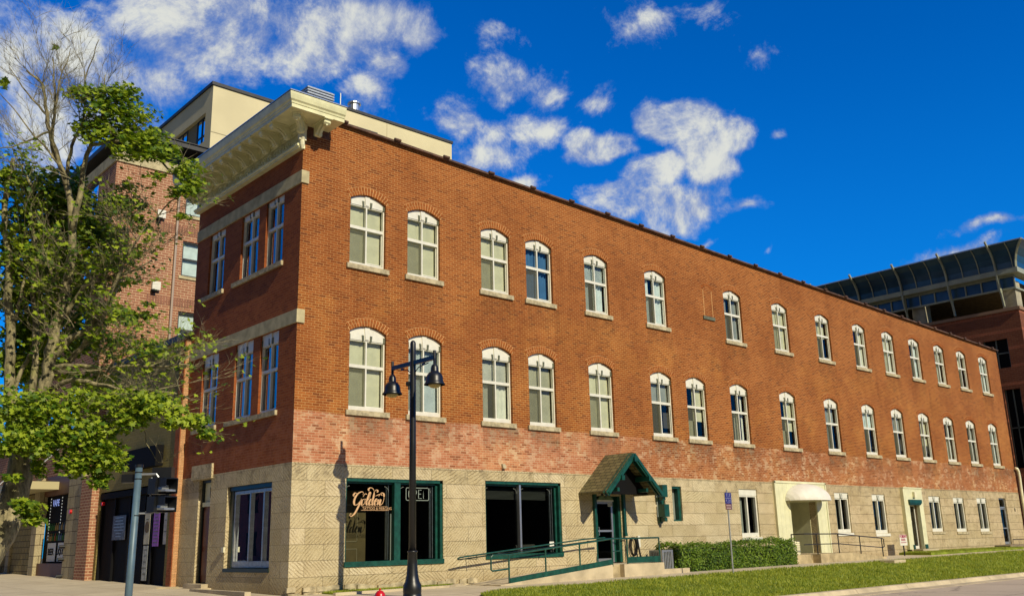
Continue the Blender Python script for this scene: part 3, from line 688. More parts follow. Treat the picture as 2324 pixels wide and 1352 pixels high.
for k, (a, b) in enumerate(FW):
    facade_window(a, b, 9.15, 1.98, 1.84, 'navy', k+1)
    facade_window(a, b, 5.03, 2.18, 1.87, 'bluecl', k+5)
for z in (9.15, 5.03):
    for ya_, yb_ in ((.90,3.96),(4.60,6.22)): fs = MB(); fs.box(-.07,ya_,z-.14,.1,yb_,z-.01); fs.build('front_sill', M['sill'], B)
# bricked-up window on the top floor
bu = MB()
n = 9; c0 = (18.05, 11.0)
for i in range(n):
    t0 = -1.25+2.5*(i+.1)/n; t1 = -1.25+2.5*(i+.9)/n
    bu.extr([(c0[0]+math.sin(t)*q, c0[1]+math.cos(t)*q*.7) for q, t in ((.27,t0),(.27,t1),(.40,t1),(.40,t0))][::-1], 'y', -.008, .01)
bu.box(17.765,-.006,9.95,17.79,.01,11.0,1); bu.box(18.31,-.006,9.95,18.335,.01,11.0,1); bu.box(17.66,-.05,9.80,18.40,.01,9.93,2)
bu.build('bricked_up_window', [M['brick_arch'], M['mortar'], M['notch']], B)

# --- cornice
co = MB(); P_ = .94
y0, y1 = -P_, BD+.12
prof = [(0.0,12.84),(-.84,12.84),(-.84,12.94),(-.86,12.95),(-.87,13.0),(-.91,13.04),(-.93,13.12),(-.94,13.18),(-.94,13.24),(0.05,13.26)]
# front run: profile offset grows outward; corner is mitred
def run_front(prof, zshift=0):
    n = len(co.v); k = len(prof)
    for t in range(2):
        for (x, z) in prof: co.v.append((x, (x if t == 0 else y1), z))
    for i in range(k-1): co.f.append((n+i, n+i+1, n+k+i+1, n+k+i)); co.m.append(0)
    co.f.append(tuple(n+k+i for i in range(k))); co.m.append(0)
    n = len(co.v)
    for t in range(2):
        for (x, z) in prof: co.v.append(((x if t == 0 else .78), x, z))
    for i in range(k-1): co.f.append((n+i, n+k+i, n+k+i+1, n+i+1)); co.m.append(0)
    co.f.append(tuple(n+k+i for i in reversed(range(k)))); co.m.append(0)
run_front(prof)
co.build('cornice', M['creamshade'], B)
cor = [o for o in B.children if o.name.startswith('cornice')][0]
tp = MB(); tp.box(-.95,-.95,13.262,.8,y1,13.285); tp.box(.8,-.3,13.20,1.0,.3,13.285); tp.build('metal_capping', M['alu'], cor)
fz = MB()
fz.box(-.10,-.03,12.22,.03,y1-.1,12.62); fz.box(-.16,-.05,12.13,.03,y1-.08,12.22); fz.box(-.20,-.06,12.62,.03,y1-.06,12.68); fz.box(-.26,-.07,12.68,.03,y1-.05,12.835)
fz.tube([(-.17,-.04,12.215),(-.17,y1-.08,12.215)], .04, 8); fz.tube([(-.13,-.04,12.60),(-.13,y1-.08,12.60)], .035, 8)
y = .12
while y < y1-.25:      # scrollwork in relief along the frieze
    for k in range(9):
        t0 = k*.55; rr_ = .105*(1-k*.085); rr2 = .105*(1-(k+1)*.085)
        a = (-.115, y+math.cos(t0)*rr_+.1, 12.42+math.sin(t0)*rr_); b = (-.115, y+math.cos(t0+.55)*rr2+.1, 12.42+math.sin(t0+.55)*rr2)
        fz.bar(a, b, .03, .03)
    fz.bar((-.112,y+.2,12.33),(-.112,y+.34,12.5), .025, .03); fz.bar((-.112,y+.2,12.5),(-.112,y+.34,12.36), .025, .025)
    y += .36
fz.build('frieze', M['creamshade'], cor)
def bracket(mb, c, out, side):
    out, side = Vector(out), Vector(side); c = Vector(c)
    prof = [(.20,-.02),(.80,-.02),(.80,-.12),(.74,-.17),(.66,-.16),(.58,-.12),(.50,-.16),(.42,-.21),(.36,-.29),(.33,-.35),(.26,-.37),(.20,-.33)]
    n = len(mb.v); k = len(prof)
    for s in (-.085, .085):
        for (o, z) in prof: mb.v.append(tuple(c+out*o+side*s+Vector((0,0,z))))
    for i in range(k):
        j = (i+1) % k; mb.f.append((n+i, n+j, n+k+j, n+k+i)); mb.m.append(0)
    mb.f.append(tuple(n+i for i in range(k))); mb.m.append(0); mb.f.append(tuple(n+k+i for i in reversed(range(k)))); mb.m.append(0)
    mb.obox(c+out*.52+Vector((0,0,-.012)), out*.34, side*.13, (0,0,.02))
    for s in (-1, 1): mb.tube([c+out*.74+side*(s*.085)+Vector((0,0,-.10)), c+out*.74+side*(s*.105)+Vector((0,0,-.10))], .05, 10); mb.tube([c+out*.30+side*(s*.085)+Vector((0,0,-.30)), c+out*.30+side*(s*.105)+Vector((0,0,-.30))], .05, 10)
    mb.tube([c+out*q+side*0+Vector((0,0,z)) for q, z in ((.76,-.17),(.58,-.15),(.42,-.24),(.32,-.36))], .03, 6)
b0 = MB(); bracket(b0, (0,0,0), (-1,0,0), (0,1,0)); bp0 = b0.build('bracket', M['creamshade'])
for k in range(12):
    yy = .40+k*.63
    if yy > y1-.1: break
    o = bp0 if k == 0 else bp0.copy()
    if k: COL.objects.link(o)
    o.parent = cor; o.location = (0, yy, 12.84)
for (loc, rz) in (((.0,-.02,12.84), math.pi/4), ((.28,0,12.84), math.pi/2)):
    o = bp0.copy(); COL.objects.link(o); o.parent = cor; o.location = loc; o.rotation_euler = (0, 0, rz)
ep = MB(); ep.box(-.2,-.13,12.34,.02,-.031,12.66); ep.lathe((-.09,-.10,12.06), [(.02,.02),(.04,.06),(.065,.13),(.07,.2),(.055,.28),(.08,.33),(.08,.38)], 10); ep.box(-.24,-.16,12.66,.02,-.06,12.80)
ep.build('corner_pendant', M['cream'], cor)

# --- shopfront windows
def shopfront(x0, x1, z0, z1, mull, mw, mullmat, name):
    fr = MB(); t = .085
    fr.box(x0,.03,z1-t,x1,.2,z1); fr.box(x0,.03,z0,x0+t*.5,.2,z1); fr.box(x1-t,.03,z0,x1,.2,z1); fr.box(x0-.03,-.035,z0,x1+.01,.2,z0+.13)
    fr.box(x1-t-.10,.12,z0+.13,x1-t-.03,.24,z1-t); fr.box(x0+.04,.12,z1-t-.05,x1-t,.24,z1-t)
    wn = fr.build('shop_window', M['teal'], B)
    mm = MB(); mm.box(mull-mw/2,.05,z0+.13,mull+mw/2,.2,z1-t); mm.build('mullion', mullmat, wn)
    al = MB(); al.box(x1-t-.24,.20,z0+.15,x1-t-.22,.26,z1-.2); al.box(x1-t-.17,.18,z0+.15,x1-t-.15,.25,z1-.15)
    if mw > .1: al.box(mull-mw/2-.12,.18,z0+.15,mull-mw/2-.105,.25,z1-.15); al.box(mull-mw/2-.17,.20,z0+.15,mull-mw/2-.16,.26,z1-.2)
    al.build('inner_track', M['steel'], wn)
    g = MB(); g.quad((x0+.03,.16,z0+.1),(x1-t,.16,z0+.1),(x1-t,.16,z1-t),(x0+.03,.16,z1-t)); g.build('pane', M['glass_dark'], wn)
    cn = MB()                 # the little quarter-round lines in the pane corners
    ed = [(x0+.06, 1), (mull-mw/2-.13 if mw > .1 else mull-.06, -1), (mull+mw/2+.03, 1), (x1-t-.25, -1)]
    for cx, sg in ed:
        cn.tube([(cx+sg*.14*(1-math.cos(a))*1.0, .15, z1-.2-.14*(1-math.sin(a))) for a in [i*math.pi/2/7 for i in range(8)]], .006, 4)
    cn.build('pane_corner_line', M['greycl'], wn)
    return wn
s1 = shopfront(1.60,4.80,.98,3.25,3.27,.2,M['teal'],'a'); s2 = shopfront(6.37,9.50,1.04,3.29,7.80,.07,M['alu'],'b')
dr = MB(); dr.box(1.72,1.2,.45,3.0,1.25,3.0)
for z0_, z1_ in ((1.62,2.6),(.7,1.42)): dr.box(2.0,1.185,z0_,2.72,1.2,z0_+.02,1); dr.box(2.0,1.185,z1_,2.72,1.2,z1_+.02,1); dr.box(2.0,1.185,z0_,2.015,1.2,z1_,1); dr.box(2.705,1.185,z0_,2.72,1.2,z1_,1)
dr.box(1.80,1.16,1.52,1.98,1.2,1.55,2)
dr.build('inner_door', [mat('brown inner door', (.20,.14,.055), .5, var=.15), mat('door moulding', (.42,.34,.2), .5), M['black_paint']], B)
wp = MB(); wp.box(3.42,.6,1.1,3.70,.64,2.35); tag(wp.build('display_board', mat('white board', (.6,.6,.5), .6, var=.1)), 'narrow white board standing inside the shop window below the OPEN sign', 'board')
# gold script on the first pane (brush strokes)
gold = mat('gold lettering', (.60,.37,.19), .45, spec=.4, var=.2, vscale=20)
def strokes(mb, st, org, sc, wmin=.010, wmax=.03, y=.14, slant=.25):
    for s in st:
        pts = [Vector((p[0]+p[1]*slant, p[1], 0)) for p in s]; dense = []
        for i in range(len(pts)-1):
            p0, p1, p2, p3 = pts[max(i-1,0)], pts[i], pts[i+1], pts[min(i+2,len(pts)-1)]
            for k in range(6):
                t = k/6; dense.append(.5*((2*p1)+(-p0+p2)*t+(2*p0-5*p1+4*p2-p3)*t*t+(-p0+3*p1-3*p2+p3)*t**3))
        dense.append(pts[-1]); L = []
        for i, p in enumerate(dense):
            d = dense[min(i+1,len(dense)-1)]-dense[max(i-1,0)]; d.normalize() if d.length else None
            wd = (wmin+(wmax-wmin)*max(0,-d.y)**1.5)*min(1, .35+3*min(i, len(dense)-1-i)/len(dense)); nrm = Vector((-d.y, d.x, 0))*wd/sc
            L.append((p+nrm, p-nrm))
        for (a, b), (c, d) in zip(L[:-1], L[1:]):
            q = [Vector((org[0]+v.x*sc, y, org[1]+v.y*sc)) for v in (a, b, d, c)]; mb.quad(*q); 
GO = [ # G with its long tail
 [(2.0,2.9),(2.1,3.3),(1.6,3.6),(.7,3.2),(.1,2.2),(.05,1.1),(.5,.5),(1.2,.7),(1.7,1.5),(1.9,2.0)],[(1.9,2.0),(1.75,1.0),(1.4,-.3),(.9,-1.5),(.2,-2.1),(-.25,-1.9),(-.2,-1.5),(.1,-1.6)],[(.4,3.1),(-.2,3.3),(-.5,2.8),(-.2,2.5)],
 [(2.9,1.9),(2.3,1.7),(2.15,1.0),(2.4,.5),(2.9,.7),(3.1,1.3),(2.9,1.9),(3.4,1.7)],
 [(3.5,1.0),(4.1,2.2),(4.2,3.3),(3.9,3.5),(3.7,2.6),(3.55,1.2),(3.8,.5),(4.2,.8)],
 [(5.1,1.7),(4.6,1.9),(4.3,1.2),(4.45,.55),(4.9,.7),(5.2,1.5)],[(5.1,3.6),(5.2,2.5),(5.15,1.2),(5.4,.5),(5.8,.9)],
 [(5.8,1.1),(6.2,1.3),(6.45,1.7),(6.2,2.0),(5.9,1.6),(5.85,.9),(6.2,.5),(6.7,.9)],
 [(6.8,1.9),(6.85,1.2),(6.75,.5)],[(6.8,1.0),(7.15,1.8),(7.4,1.7),(7.4,1.0),(7.6,.5),(8.1,.9),(8.3,1.6),(8.2,2.4),(7.7,2.9)],
 [(5.1,3.6),(4.6,4.3),(3.8,4.6),(3.3,4.2),(3.6,3.8)],[(5.1,3.6),(5.5,4.1),(6.0,3.9),(5.9,3.5)],[(5.6,2.6),(6.3,2.9),(7.0,3.1),(7.6,2.8)],[(6.6,2.5),(7.2,3.4),(7.9,3.2),(8.3,2.5)],
 [(2.2,2.4),(2.6,3.1),(3.2,3.0)]]
gl = MB(); strokes(gl, GO, (1.90,2.50), .112, .009, .03)
gl.add(place(text('TATTOO & PIERCING', .098, 'LEFT'), (2.20,.14,2.465), (1,0,0)))
gl.box(2.16,.139,2.415,3.05,.14,2.425); gl.box(2.16,.139,2.52,3.0,.14,2.526)
gl.build('gold_lettering', gold, s1)
# OPEN sign hanging in the second pane
neon = mat('neon tube', (.6,.6,.5), .4, emit=(.9,.9,.72), estr=.32)
t = thing('open_sign', 'pale outlined OPEN sign hanging in the right pane of the shop window', 'sign', (3.95,.22,2.9))
fr = MB(); x0, x1, z0, z1 = 3.66, 4.44, 2.70, 3.04
c = .04; pts = []
for cx, cz, a0 in ((x1-c,z1-c,0),(x0+c,z1-c,90),(x0+c,z0+c,180),(x1-c,z0+c,270)):
    for k in range(5): a = R(a0+k*22.5); pts.append((cx+c*math.cos(a), .2, cz+c*math.sin(a)))
fr.tube(pts+[pts[0]], .009, 6); fr.build('sign_border', neon, t)
lt = MB()
LET = {'O': [[(0,.25),(.02,.07),(.12,0),(.22,.07),(.24,.25),(.22,.43),(.12,.5),(.02,.43),(0,.25)]], 'P': [[(0,0),(0,.5),(.18,.48),(.23,.37),(.18,.25),(0,.24)]],
       'E': [[(.22,.5),(0,.5),(0,0),(.22,0)],[(0,.26),(.18,.26)]], 'N': [[(0,0),(0,.5),(.23,0),(.23,.5)]]}
for i, ch in enumerate('OPEN'):
    for st in LET[ch]:
        lt.tube([(x0+.085+i*.17+p[0]*.46, .2, z0+.055+p[1]*.46) for p in st], .0095, 6)
lt.build('sign_letters', neon, t)
f = MB()
for k in range(11):
    z = 2.78+k*.035; f.quad((6.5,.30,z),(9.1,.30,z-.01),(9.1,.33,z+.012),(6.5,.33,z+.022))
f.build('raised_blind', mat('dusty blind', (.10,.10,.085), .7), s2)
# chair and sheet of paper seen through the second shop window
t = thing('office_chair', 'black reclining chair behind the second shop window', 'chair', (8.7,1.0,.45))
a = MB(); a.tube([(8.3,.9,1.35),(9.1,.9,1.37)], .07, 8); a.build('headrest', mat('worn vinyl', (.09,.085,.07), .4), t)
a = MB(); a.box(8.35,.8,.9,9.05,1.3,1.0); a.build('seat', M['black_paint'], t); a = MB(); a.tube([(8.7,1.05,.45),(8.7,1.05,.9)], .04, 8); a.build('pedestal', M['steel'], t)
t = thing('side_table', 'small pale rimmed table behind the second shop window', 'table', (7.5,.6,.45))
a = MB(); a.box(7.25,.5,1.19,7.72,.8,1.21); a.build('table_top', M['steel'], t)
for xx in (7.36, 7.62):
    a = MB(); a.tube([(xx,.65,.45),(xx,.65,1.19)], .012, 6); a.build('leg', M['steel'], t)
a = MB(); a.box(9.06,.135,1.28,9.25,.14,1.50); a.build('paper_notice', mat('paper', (.7,.7,.62), .8), s2)

# stone storey: smaller windows, doors and boarded surrounds
for (a, b, z0, z1, nt_) in ((19.07,20.28,1.50,3.29,0),(26.05,27.24,1.58,3.28,1),(29.30,30.50,1.52,3.25,1),(34.90,36.14,1.55,3.25,1),(37.63,38.86,1.52,3.22,1),(40.46,41.70,1.50,3.24,1)):
    f = MB(); hd = .24; f.box(a,.06,z0,a+.06,.18,z1-hd); f.box(b-.07,.06,z0,b,.18,z1-hd); f.box(a+.06,.05,z0,b-.07,.18,z0+.15); f.box(a+.06,.06,z1-hd-.05,b-.07,.18,z1-hd); f.box((a+b)/2-.05,.07,z0+.15,(a+b)/2+.02,.17,z1-hd-.05)
    wn = f.build('ground_window', M['white'], B)
    p = MB(); p.box(a,.04,z1-hd,b,.16,z1)
    if nt_:
        c = (a+b)/2; p.box(c-.09,.02,z1-hd-.02,c-.04,.045,z1-.05,1); p.box(c+.04,.02,z1-hd-.02,c+.09,.045,z1-.05,1); p.box(c-.035,.015,z1-hd,c+.035,.045,z1-.01); p.box(a,.03,z1-hd,a+.05,.045,z1-.08,1); p.box(b-.05,.03,z1-hd,b,.045,z1-.08,1)
    p.build('head_panel', [M['white'], M['notch']], wn)
    g = MB(); g.quad((a+.05,.15,z0+.1),(b-.06,.15,z0+.1),(b-.06,.15,z1-hd),(a+.05,.15,z1-hd)); g.build('pane', M['glass'], wn)
    cu = MB()
    for i in range(14): cu.quad((a+.1+i*.03,.27+.015*math.sin(i*1.4),z0),(a+.13+i*.03,.27+.015*math.sin(i*1.4+1.4),z0),(a+.13+i*.03,.27+.015*math.sin(i*1.4+1.4),z1),(a+.1+i*.03,.27+.015*math.sin(i*1.4),z1))
    cu.build('curtain', M['greycl'], wn)
    s_ = MB(); s_.box(a-.06,-.04,z0-.13,b+.06,.1,z0-.01); s_.build('sill', M['sill'] if a > 34 else M['white'], wn)
for (a, b, z0, z1) in ((14.17,14.64,2.10,3.30),(15.04,15.57,2.10,3.31)):
    f = MB(); f.box(a,.04,z1-.08,b,.2,z1); f.box(a,.04,z0,a+.04,.2,z1-.08); f.box(b-.13,.06,z0,b,.2,z1-.08); f.box(a+.04,.04,z0,b-.13,.2,z0+.05)
    wn = f.build('narrow_window', M['teal'], B)
    g = MB(); g.quad((a+.04,.14,z0+.04),(b-.12,.14,z0+.04),(b-.12,.14,z1-.07),(a+.04,.14,z1-.07)); g.build('pane', M['glass'], wn)
    cu = MB(); cu.box(a,.24,z0,b,.25,z1); cu.build('curtain', M['greycl'], wn)
def glass_door(name, x0, x1, z0, z1, y, fmat, parent, rail=1.0, handle=True, stile=.07, glass='glass_dark'):
    d = MB(); d.box(x0,y,z0,x0+stile,y+.05,z1); d.box(x1-stile,y,z0,x1,y+.05,z1); d.box(x0+stile,y,z1-stile,x1-stile,y+.05,z1); d.box(x0+stile,y,z0,x1-stile,y+.05,z0+.13)
    if rail: d.box(x0+stile,y,z0+rail-.03,x1-stile,y+.05,z0+rail+.03)
    dd = d.build(name, fmat, parent)
    g = MB(); g.quad((x0+stile,y+.03,z0+.1),(x1-stile,y+.03,z0+.1),(x1-stile,y+.03,z1-stile),(x0+stile,y+.03,z1-stile)); g.build('pane', M[glass], dd)
    if handle: h = MB(); h.tube([(x0+stile+.03,y,z0+.86),(x0+stile+.03,y-.07,z0+.86),(x0+stile+.03,y-.07,z0+1.12),(x0+stile+.03,y,z0+1.12)], .014, 6); h.build('door_handle', M['alu'], dd)
    return dd
# shop entrance
e = glass_door('shop_door', 11.12, 11.98, .80, 2.74, .10, M['alu'], B)
f = MB(); f.box(11.03,.02,.8,11.115,.28,2.92); f.box(11.985,.14,.8,12.10,.3,2.92); f.box(12.17,.02,.8,12.28,.28,2.92); f.box(12.10,.20,.8,12.17,.3,2.92); f.build('door_frame', M['teal'], B)
f = MB(); f.extr([(11.18,2.79),(11.93,2.79),(11.76,2.99),(11.64,2.99),(11.60,2.90),(11.54,2.87),(11.48,2.90),(11.46,2.99),(11.38,2.99)], 'y', .0, .05); f.build('door_pediment', M['greenlight'], B)
f = MB(); f.box(11.08,.05,2.745,12.0,.15,2.79); f.build('door_head', M['white'], B)
nb = place(text('210', .12), (11.87,.095,2.65), (1,0,0)); f = MB(); f.box(11.76,.097,2.58,11.98,.0995,2.71,1); f.add(nb); f.build('house_number', [M['black'], M['white']], e)
# gabled porch hood over the entrance
hood = MB(); dpt = 1.22; xr, zr, xl, zl, xR = 11.64, 4.25, 10.32, 3.02, 12.96
hood.extr([(xl-.03,zl-.03),(xr,zr),(xR+.03,zl-.03),(xR+.03,zl-.10),(xr,zr-.09),(xl-.03,zl-.10)], 'y', -dpt, -.002)
hd_ = hood.build('porch_roof', M['shingle'], B)
f = MB()
for y in (-dpt-.03, -dpt+.10):
    f.bar((xl-.02,y,zl-.12),(xr,y,zr-.10), .05, .17); f.bar((xR+.02,y,zl-.12),(xr,y,zr-.10), .05, .17)
f.bar((xl+.03,-dpt-.075,zl-.10),(xr,-dpt-.075,zr-.06), .03, .09); f.bar((xR-.03,-dpt-.075,zl-.10),(xr,-dpt-.075,zr-.06), .03, .09)
f.build('bargeboard', M['teal'], hd_)
for (x, z) in ((xr,zr-.22),(10.98,3.42),(12.30,3.42)):
    f = MB(); f.box(x-.07,-dpt-.14,z-.08,x+.07,-.01,z+.07); f.build('purlin', M['teal'], hd_)
f = MB(); f.extr([(xl+.1,zl-.09),(xR-.1,zl-.09),(xr,zr-.16)], 'y', -.75, -.70); f.build('gable_panel', M['black'], hd_)
for x in (10.98, 12.38):
    f = MB(); f.box(x-.055,-.10,1.64,x+.055,-.003,3.36); f.box(x-.05,-1.12,3.0,x+.05,-.1,3.12)
    f.box(x-.06,-.115,1.62,x+.06,-.003,1.72); f.build('bracket', M['teal'], hd_)
# boarded surround with its dome awning
f = MB(); f.box(21.40,-.07,.78,22.45,-.003,3.64); f.box(24.45,-.07,.72,25.27,-.003,3.64); f.box(22.45,-.07,2.88,24.45,-.003,3.64)
for x in (21.40,25.19): f.box(x,-.10,.75,x+.08,-.07,3.64)
f.box(21.40,-.10,3.58,25.27,-.07,3.66)
for x in np.arange(21.7,25.1,.30):
    if not 22.4 < x < 24.5: f.box(x,-.074,.8,x+.012,-.07,3.58)
f.box(22.45,.3,.78,22.47,1.5,2.9); f.box(24.43,.3,.78,24.45,1.5,2.9); f.box(22.45,1.5,.78,24.45,1.52,2.9); f.box(22.45,-.0,2.86,24.45,1.5,2.88)
pn = f.build('boarded_surround', M['panel'], B)
glass_door('recessed_door', 22.75, 23.65, .80, 2.75, 1.42, M['white'], pn, rail=.9)
f = MB(); ax, az_, rx, rz, ry = 23.5, 2.88, 1.38, .70, .95
nu, nv = 16, 10; base = len(f.v)
for j in range(nv+1):
    ph = math.pi/2*j/nv
    for i in range(nu+1):
        th = math.pi*i/nu
        # half ellipse rising from the wall, ribs of the dome facets
        f.v.append((ax-rx*math.cos(th)*math.cos(ph*0)+0, -.08-ry*math.sin(th)*math.cos(ph), az_+rz*math.sin(th)*math.sin(ph)))
for j in range(nv):
    for i in range(nu): a = j*(nu+1)+i; f.f.append((a, a+1, a+nu+2, a+nu+1)); f.m.append(0)
f.build('dome_awning', mat('white awning canvas', (.72,.69,.60), .6, var=.08), B)
# narrow boarded doorway
f = MB(); f.box(32.02,-.16,.76,32.50,-.003,3.61); f.box(33.52,-.16,.76,33.92,-.003,3.61); f.box(32.50,-.16,2.84,33.52,-.003,3.61); f.box(32.02,-.19,3.56,33.92,-.16,3.62)
pn2 = f.build('boarded_surround', M['panel'], B)
glass_door('side_door', 32.52, 33.40, .78, 2.80, .05, M['white'], pn2, rail=0, stile=.06)
f = MB(); f.box(32.40,-.26,2.86,33.62,-.16,3.04); f.box(32.44,-.22,2.80,33.58,-.16,2.86); f.build('door_cornice', M['teal'], pn2)
for xa_, xb_ in ((32.36,32.50),(33.55,33.80)): f = MB(); f.box(xa_,-.21,.77,xb_,-.16,.97); f.build('plinth_block', M['teal'], pn2)
f = MB(); f.box(32.92,-.28,3.15,33.12,-.16,3.40); f.box(33.14,-.20,3.18,33.2,-.16,3.38); f.build('wall_light', M['cream'], pn2)
f = MB(); f.lathe((32.84,.045,1.95), [(.01,0),(.045,.05),(.05,.12),(.01,.2)], 8); f.build('door_sticker', M['white'], pn2)
d3 = glass_door('end_door', 43.36, 44.22, .80, 2.72, .10, M['steel'], B, rail=.85, stile=.06)
f = MB(); f.box(43.33,.08,2.74,44.25,.16,2.80); f.box(43.33,.08,3.2,44.25,.16,3.26); f.box(43.33,.08,.78,43.36,.16,3.2); f.box(44.22,.08,.78,44.27,.16,3.2); f.build('transom_frame', M['steel'], B)
# short-front window and door
f = MB(); ya, yb, z0, z1 = 1.02, 3.62, .90, 3.18
f.box(.06,ya,z1-.12,.3,yb,z1); f.box(.06,ya,z0,.3,ya+.05,z1-.12); f.box(.10,yb-.22,z0+.1,.3,yb,z1-.12); f.box(-.03,ya-.02,z0,.3,yb,z0+.1)
sf = f.build('front_window', M['tealdark'], B)
f = MB(); zt = z1-.14; zb = z0+.12
f.box(.12,ya+.05,zb,.22,yb-.22,zb+.16); f.box(.12,ya+.05,zt-.08,.22,yb-.22,zt)
for y in (ya+.05,1.62,2.40,yb-.32,yb-.24): f.box(.12,y,zb+.16,.22,y+.075,zt-.08)
f.build('sash_frame', M['steel'], sf)
g = MB(); g.quad((.18,ya+.1,zb+.1),(.18,yb-.3,zb+.1),(.18,yb-.3,zt-.05),(.18,ya+.1,zt-.05)); g.build('pane', glass_mat('dark shop glass', (.4,.45,.45), .02, .8), sf)
f = MB(); f.box(.10,4.70,.58,.3,4.78,3.48); f.box(.10,5.44,.58,.3,5.52,3.48); f.box(.10,4.78,3.40,.3,5.44,3.48); f.box(.10,4.78,2.72,.3,5.44,2.84,1)
fd = f.build('front_door', [mat('black door frame', (.012,.02,.018), .5), M['panel']], B)
f = MB(); f.box(.16,4.78,.60,.2,5.44,2.72); f.box(.14,4.86,.8,.16,5.36,1.45); f.box(.14,4.86,1.6,.16,5.36,2.6)
f.build('door_leaf', mat('dark red door', (.11,.018,.010), .4, var=.3), fd)
f = MB(); f.box(.17,4.78,2.84,.19,5.44,3.40); f.add(place(text('L', .42, bold=.012), (.165,5.02,3.10), (0,-1,0)), 1); f.build('transom_sign', [M['panel'], M['black']], fd)
f = MB(); f.box(-.20,4.55,.30,.1,5.75,.575); f.build('door_step', M['concrete'], B)
f = MB(); f.box(-.06,3.56,1.42,-.005,3.70,1.56); f.build('doorbell_box', M['cream'], B)
# small vent on the wall above the stone, far downspout
f = MB(); f.extr([(-.10,3.66),(-.002,3.66),(-.002,3.80),(-.05,3.80)], 'x', 7.02, 7.14); f.build('wall_vent', M['sill'], B)
f = MB(); f.tube([(46.08,-.10,4.95),(46.2,-.14,4.93),(46.33,-.14,4.80),(46.38,-.14,4.5),(46.38,-.12,3.6),(46.38,-.12,.75)], .085, 10); f.build('downspout', M['cream'], B, smooth=True)
f = MB(); f.box(45.3,-.03,2.55,45.36,0,2.72); f.build('door_button', M['black'], B)
# rooftop things near the front end of the long roof
t = thing('roof_vent', 'ribbed metal louvre box on the tower roof just above the cornice', 'vent', (26.5,46.5,39.35))
f = MB(); f.box(25.4,46.0,39.3,27.9,48.0,41.0); f.build('housing', M['steel'], t)
f = MB()
for k in range(6): f.box(25.3,45.9,39.5+k*.26,28.0,48.1,39.62+k*.26)
f.build('louvre', M['steel'], t)

# things fixed to the wall of the shop
def meter(x, z0, z1, label):
    t = thing('meter_box', label, 'meter box', (x,-.005,z0))
    f = MB(); zc = (z0+z1)/2; f.box(x-.12,-.37,z1-.42,x+.14,-.10,z1); f.build('box_cover', M['teal'], t)
    f = MB(); f.box(x-.09,-.10,z0-.1,x+.10,-.005,z1-.42); f.box(x-.05,-.3,z0-.06,x+.09,-.1,z0+.08); f.build('conduit', M['teal'], t)
meter(14.20, 2.86, 3.32, 'upper green metal meter box on the stone wall beside the porch hood')
meter(14.24, 2.14, 2.66, 'lower green metal meter box on the stone wall below its twin')
t = thing('hose_reel', 'black coiled hose and standpipe hanging on the stone wall inside the porch railing', 'hose', (12.75,-.2,.8))
f = MB()
for k in range(3): f.tube([(12.72+.15*math.cos(a)+.01*k, -.06-.03*k, 1.28+(.30)*math.sin(a)) for a in [i*2*math.pi/18 for i in range(19)]], .014, 6)
f.build('hose', M['black_paint'], t); f = MB(); f.tube([(12.92,-.1,1.56),(12.96,-.12,1.2),(13.02,-.14,.85)], .03, 8); f.build('pipe', M['black_paint'], t)
f = MB(); f.box(12.98,-.08,1.25,13.10,-.01,1.62); f.build('utility_cover', M['white'], t)

# concrete ramps and steps
def zr1(x): return float(np.interp(x, [5.6, 10.12, 12.5], [.375, .775, .775]))
t = thing('wheelchair_ramp', 'long concrete ramp rising along the stone wall to the porch', 'ramp', (9,-.75,.4))
f = MB(); f.extr([(5.6,.2),(10.12,.2),(10.12,.775),(5.6,.385)], 'y', -1.5, -.02); f.box(10.64,-1.5,.2,12.55,-.02,.775); f.box(10.12,-1.32,.2,10.64,-.02,.775); f.build('ramp_slab', M['concrete'], t)
f = MB(); f.box(10.125,-1.325,.35,10.635,-1.321,.765); f.build('step_recess', M['concrete2'], t)
f = MB(); f.box(12.551,-1.45,.3,13.9,-1.0,.56); f.build('low_step', M['concrete'], t)
t = thing('porch_railing', 'dark green pipe railing with a toe board along the ramp and porch', 'railing', (5.95,-1.46,.4))
rt = lambda x: float(np.interp(x, [5.95, 10.16, 12.4], [1.17, 1.54, 1.54]))
yR = -1.46
for x in (5.95, 7.35, 8.75, 10.16, 10.85, 12.40):
    f = MB(); f.tube([(x,yR,zr1(x)-.05),(x,yR,rt(x))], .024, 8); f.build('post', M['teal'], t)
f = MB(); f.tube([(5.95,yR,.80),(5.35,yR,.76),(5.30,yR,.80),(5.30,yR,1.12),(5.36,yR,1.17),(5.95,yR,1.17),(10.16,yR,1.54),(10.85,yR,1.54),(12.40,yR,1.54)], .024, 8)
f.tube([(10.16,yR,1.17),(10.5,yR,1.17),(10.52,yR,1.22),(10.52,yR,1.5)], .018, 6); f.build('handrail', M['teal'], t)
f = MB(); f.tube([(10.88,yR,1.52),(10.95,-.9,1.56),(11.0,-.7,1.56)], .02, 6); f.tube([(12.4,yR,1.54),(12.4,-.1,1.54),(10.95,-.1,1.56)], .022, 8); f.tube([(12.4,-.1,.8),(12.4,-.1,1.54)], .022, 6); f.build('return_rail', M['tealdark'], t)
f = MB(); f.bar((5.98,yR,.47),(10.14,yR,.86), .03, .15); f.box(10.87,yR-.015,.80,12.38,yR+.015,.98); f.build('toe_board', M['teal'], t)
t = thing('wall_handrail', 'dark green double handrail fixed to the stone wall beside the ramp', 'railing', (5.9,-.12,1.1))
f = MB(); f.tube([(4.95,-.45,1.10),(5.0,-.5,1.13),(5.2,-.5,1.15),(10.0,-.5,1.55),(10.9,-.5,1.58)], .022, 8); f.tube([(4.95,-.45,1.10),(5.0,-.40,1.07),(5.3,-.36,1.09),(10.9,-.36,1.52)], .018, 8); f.build('handrail', M['teal'], t)
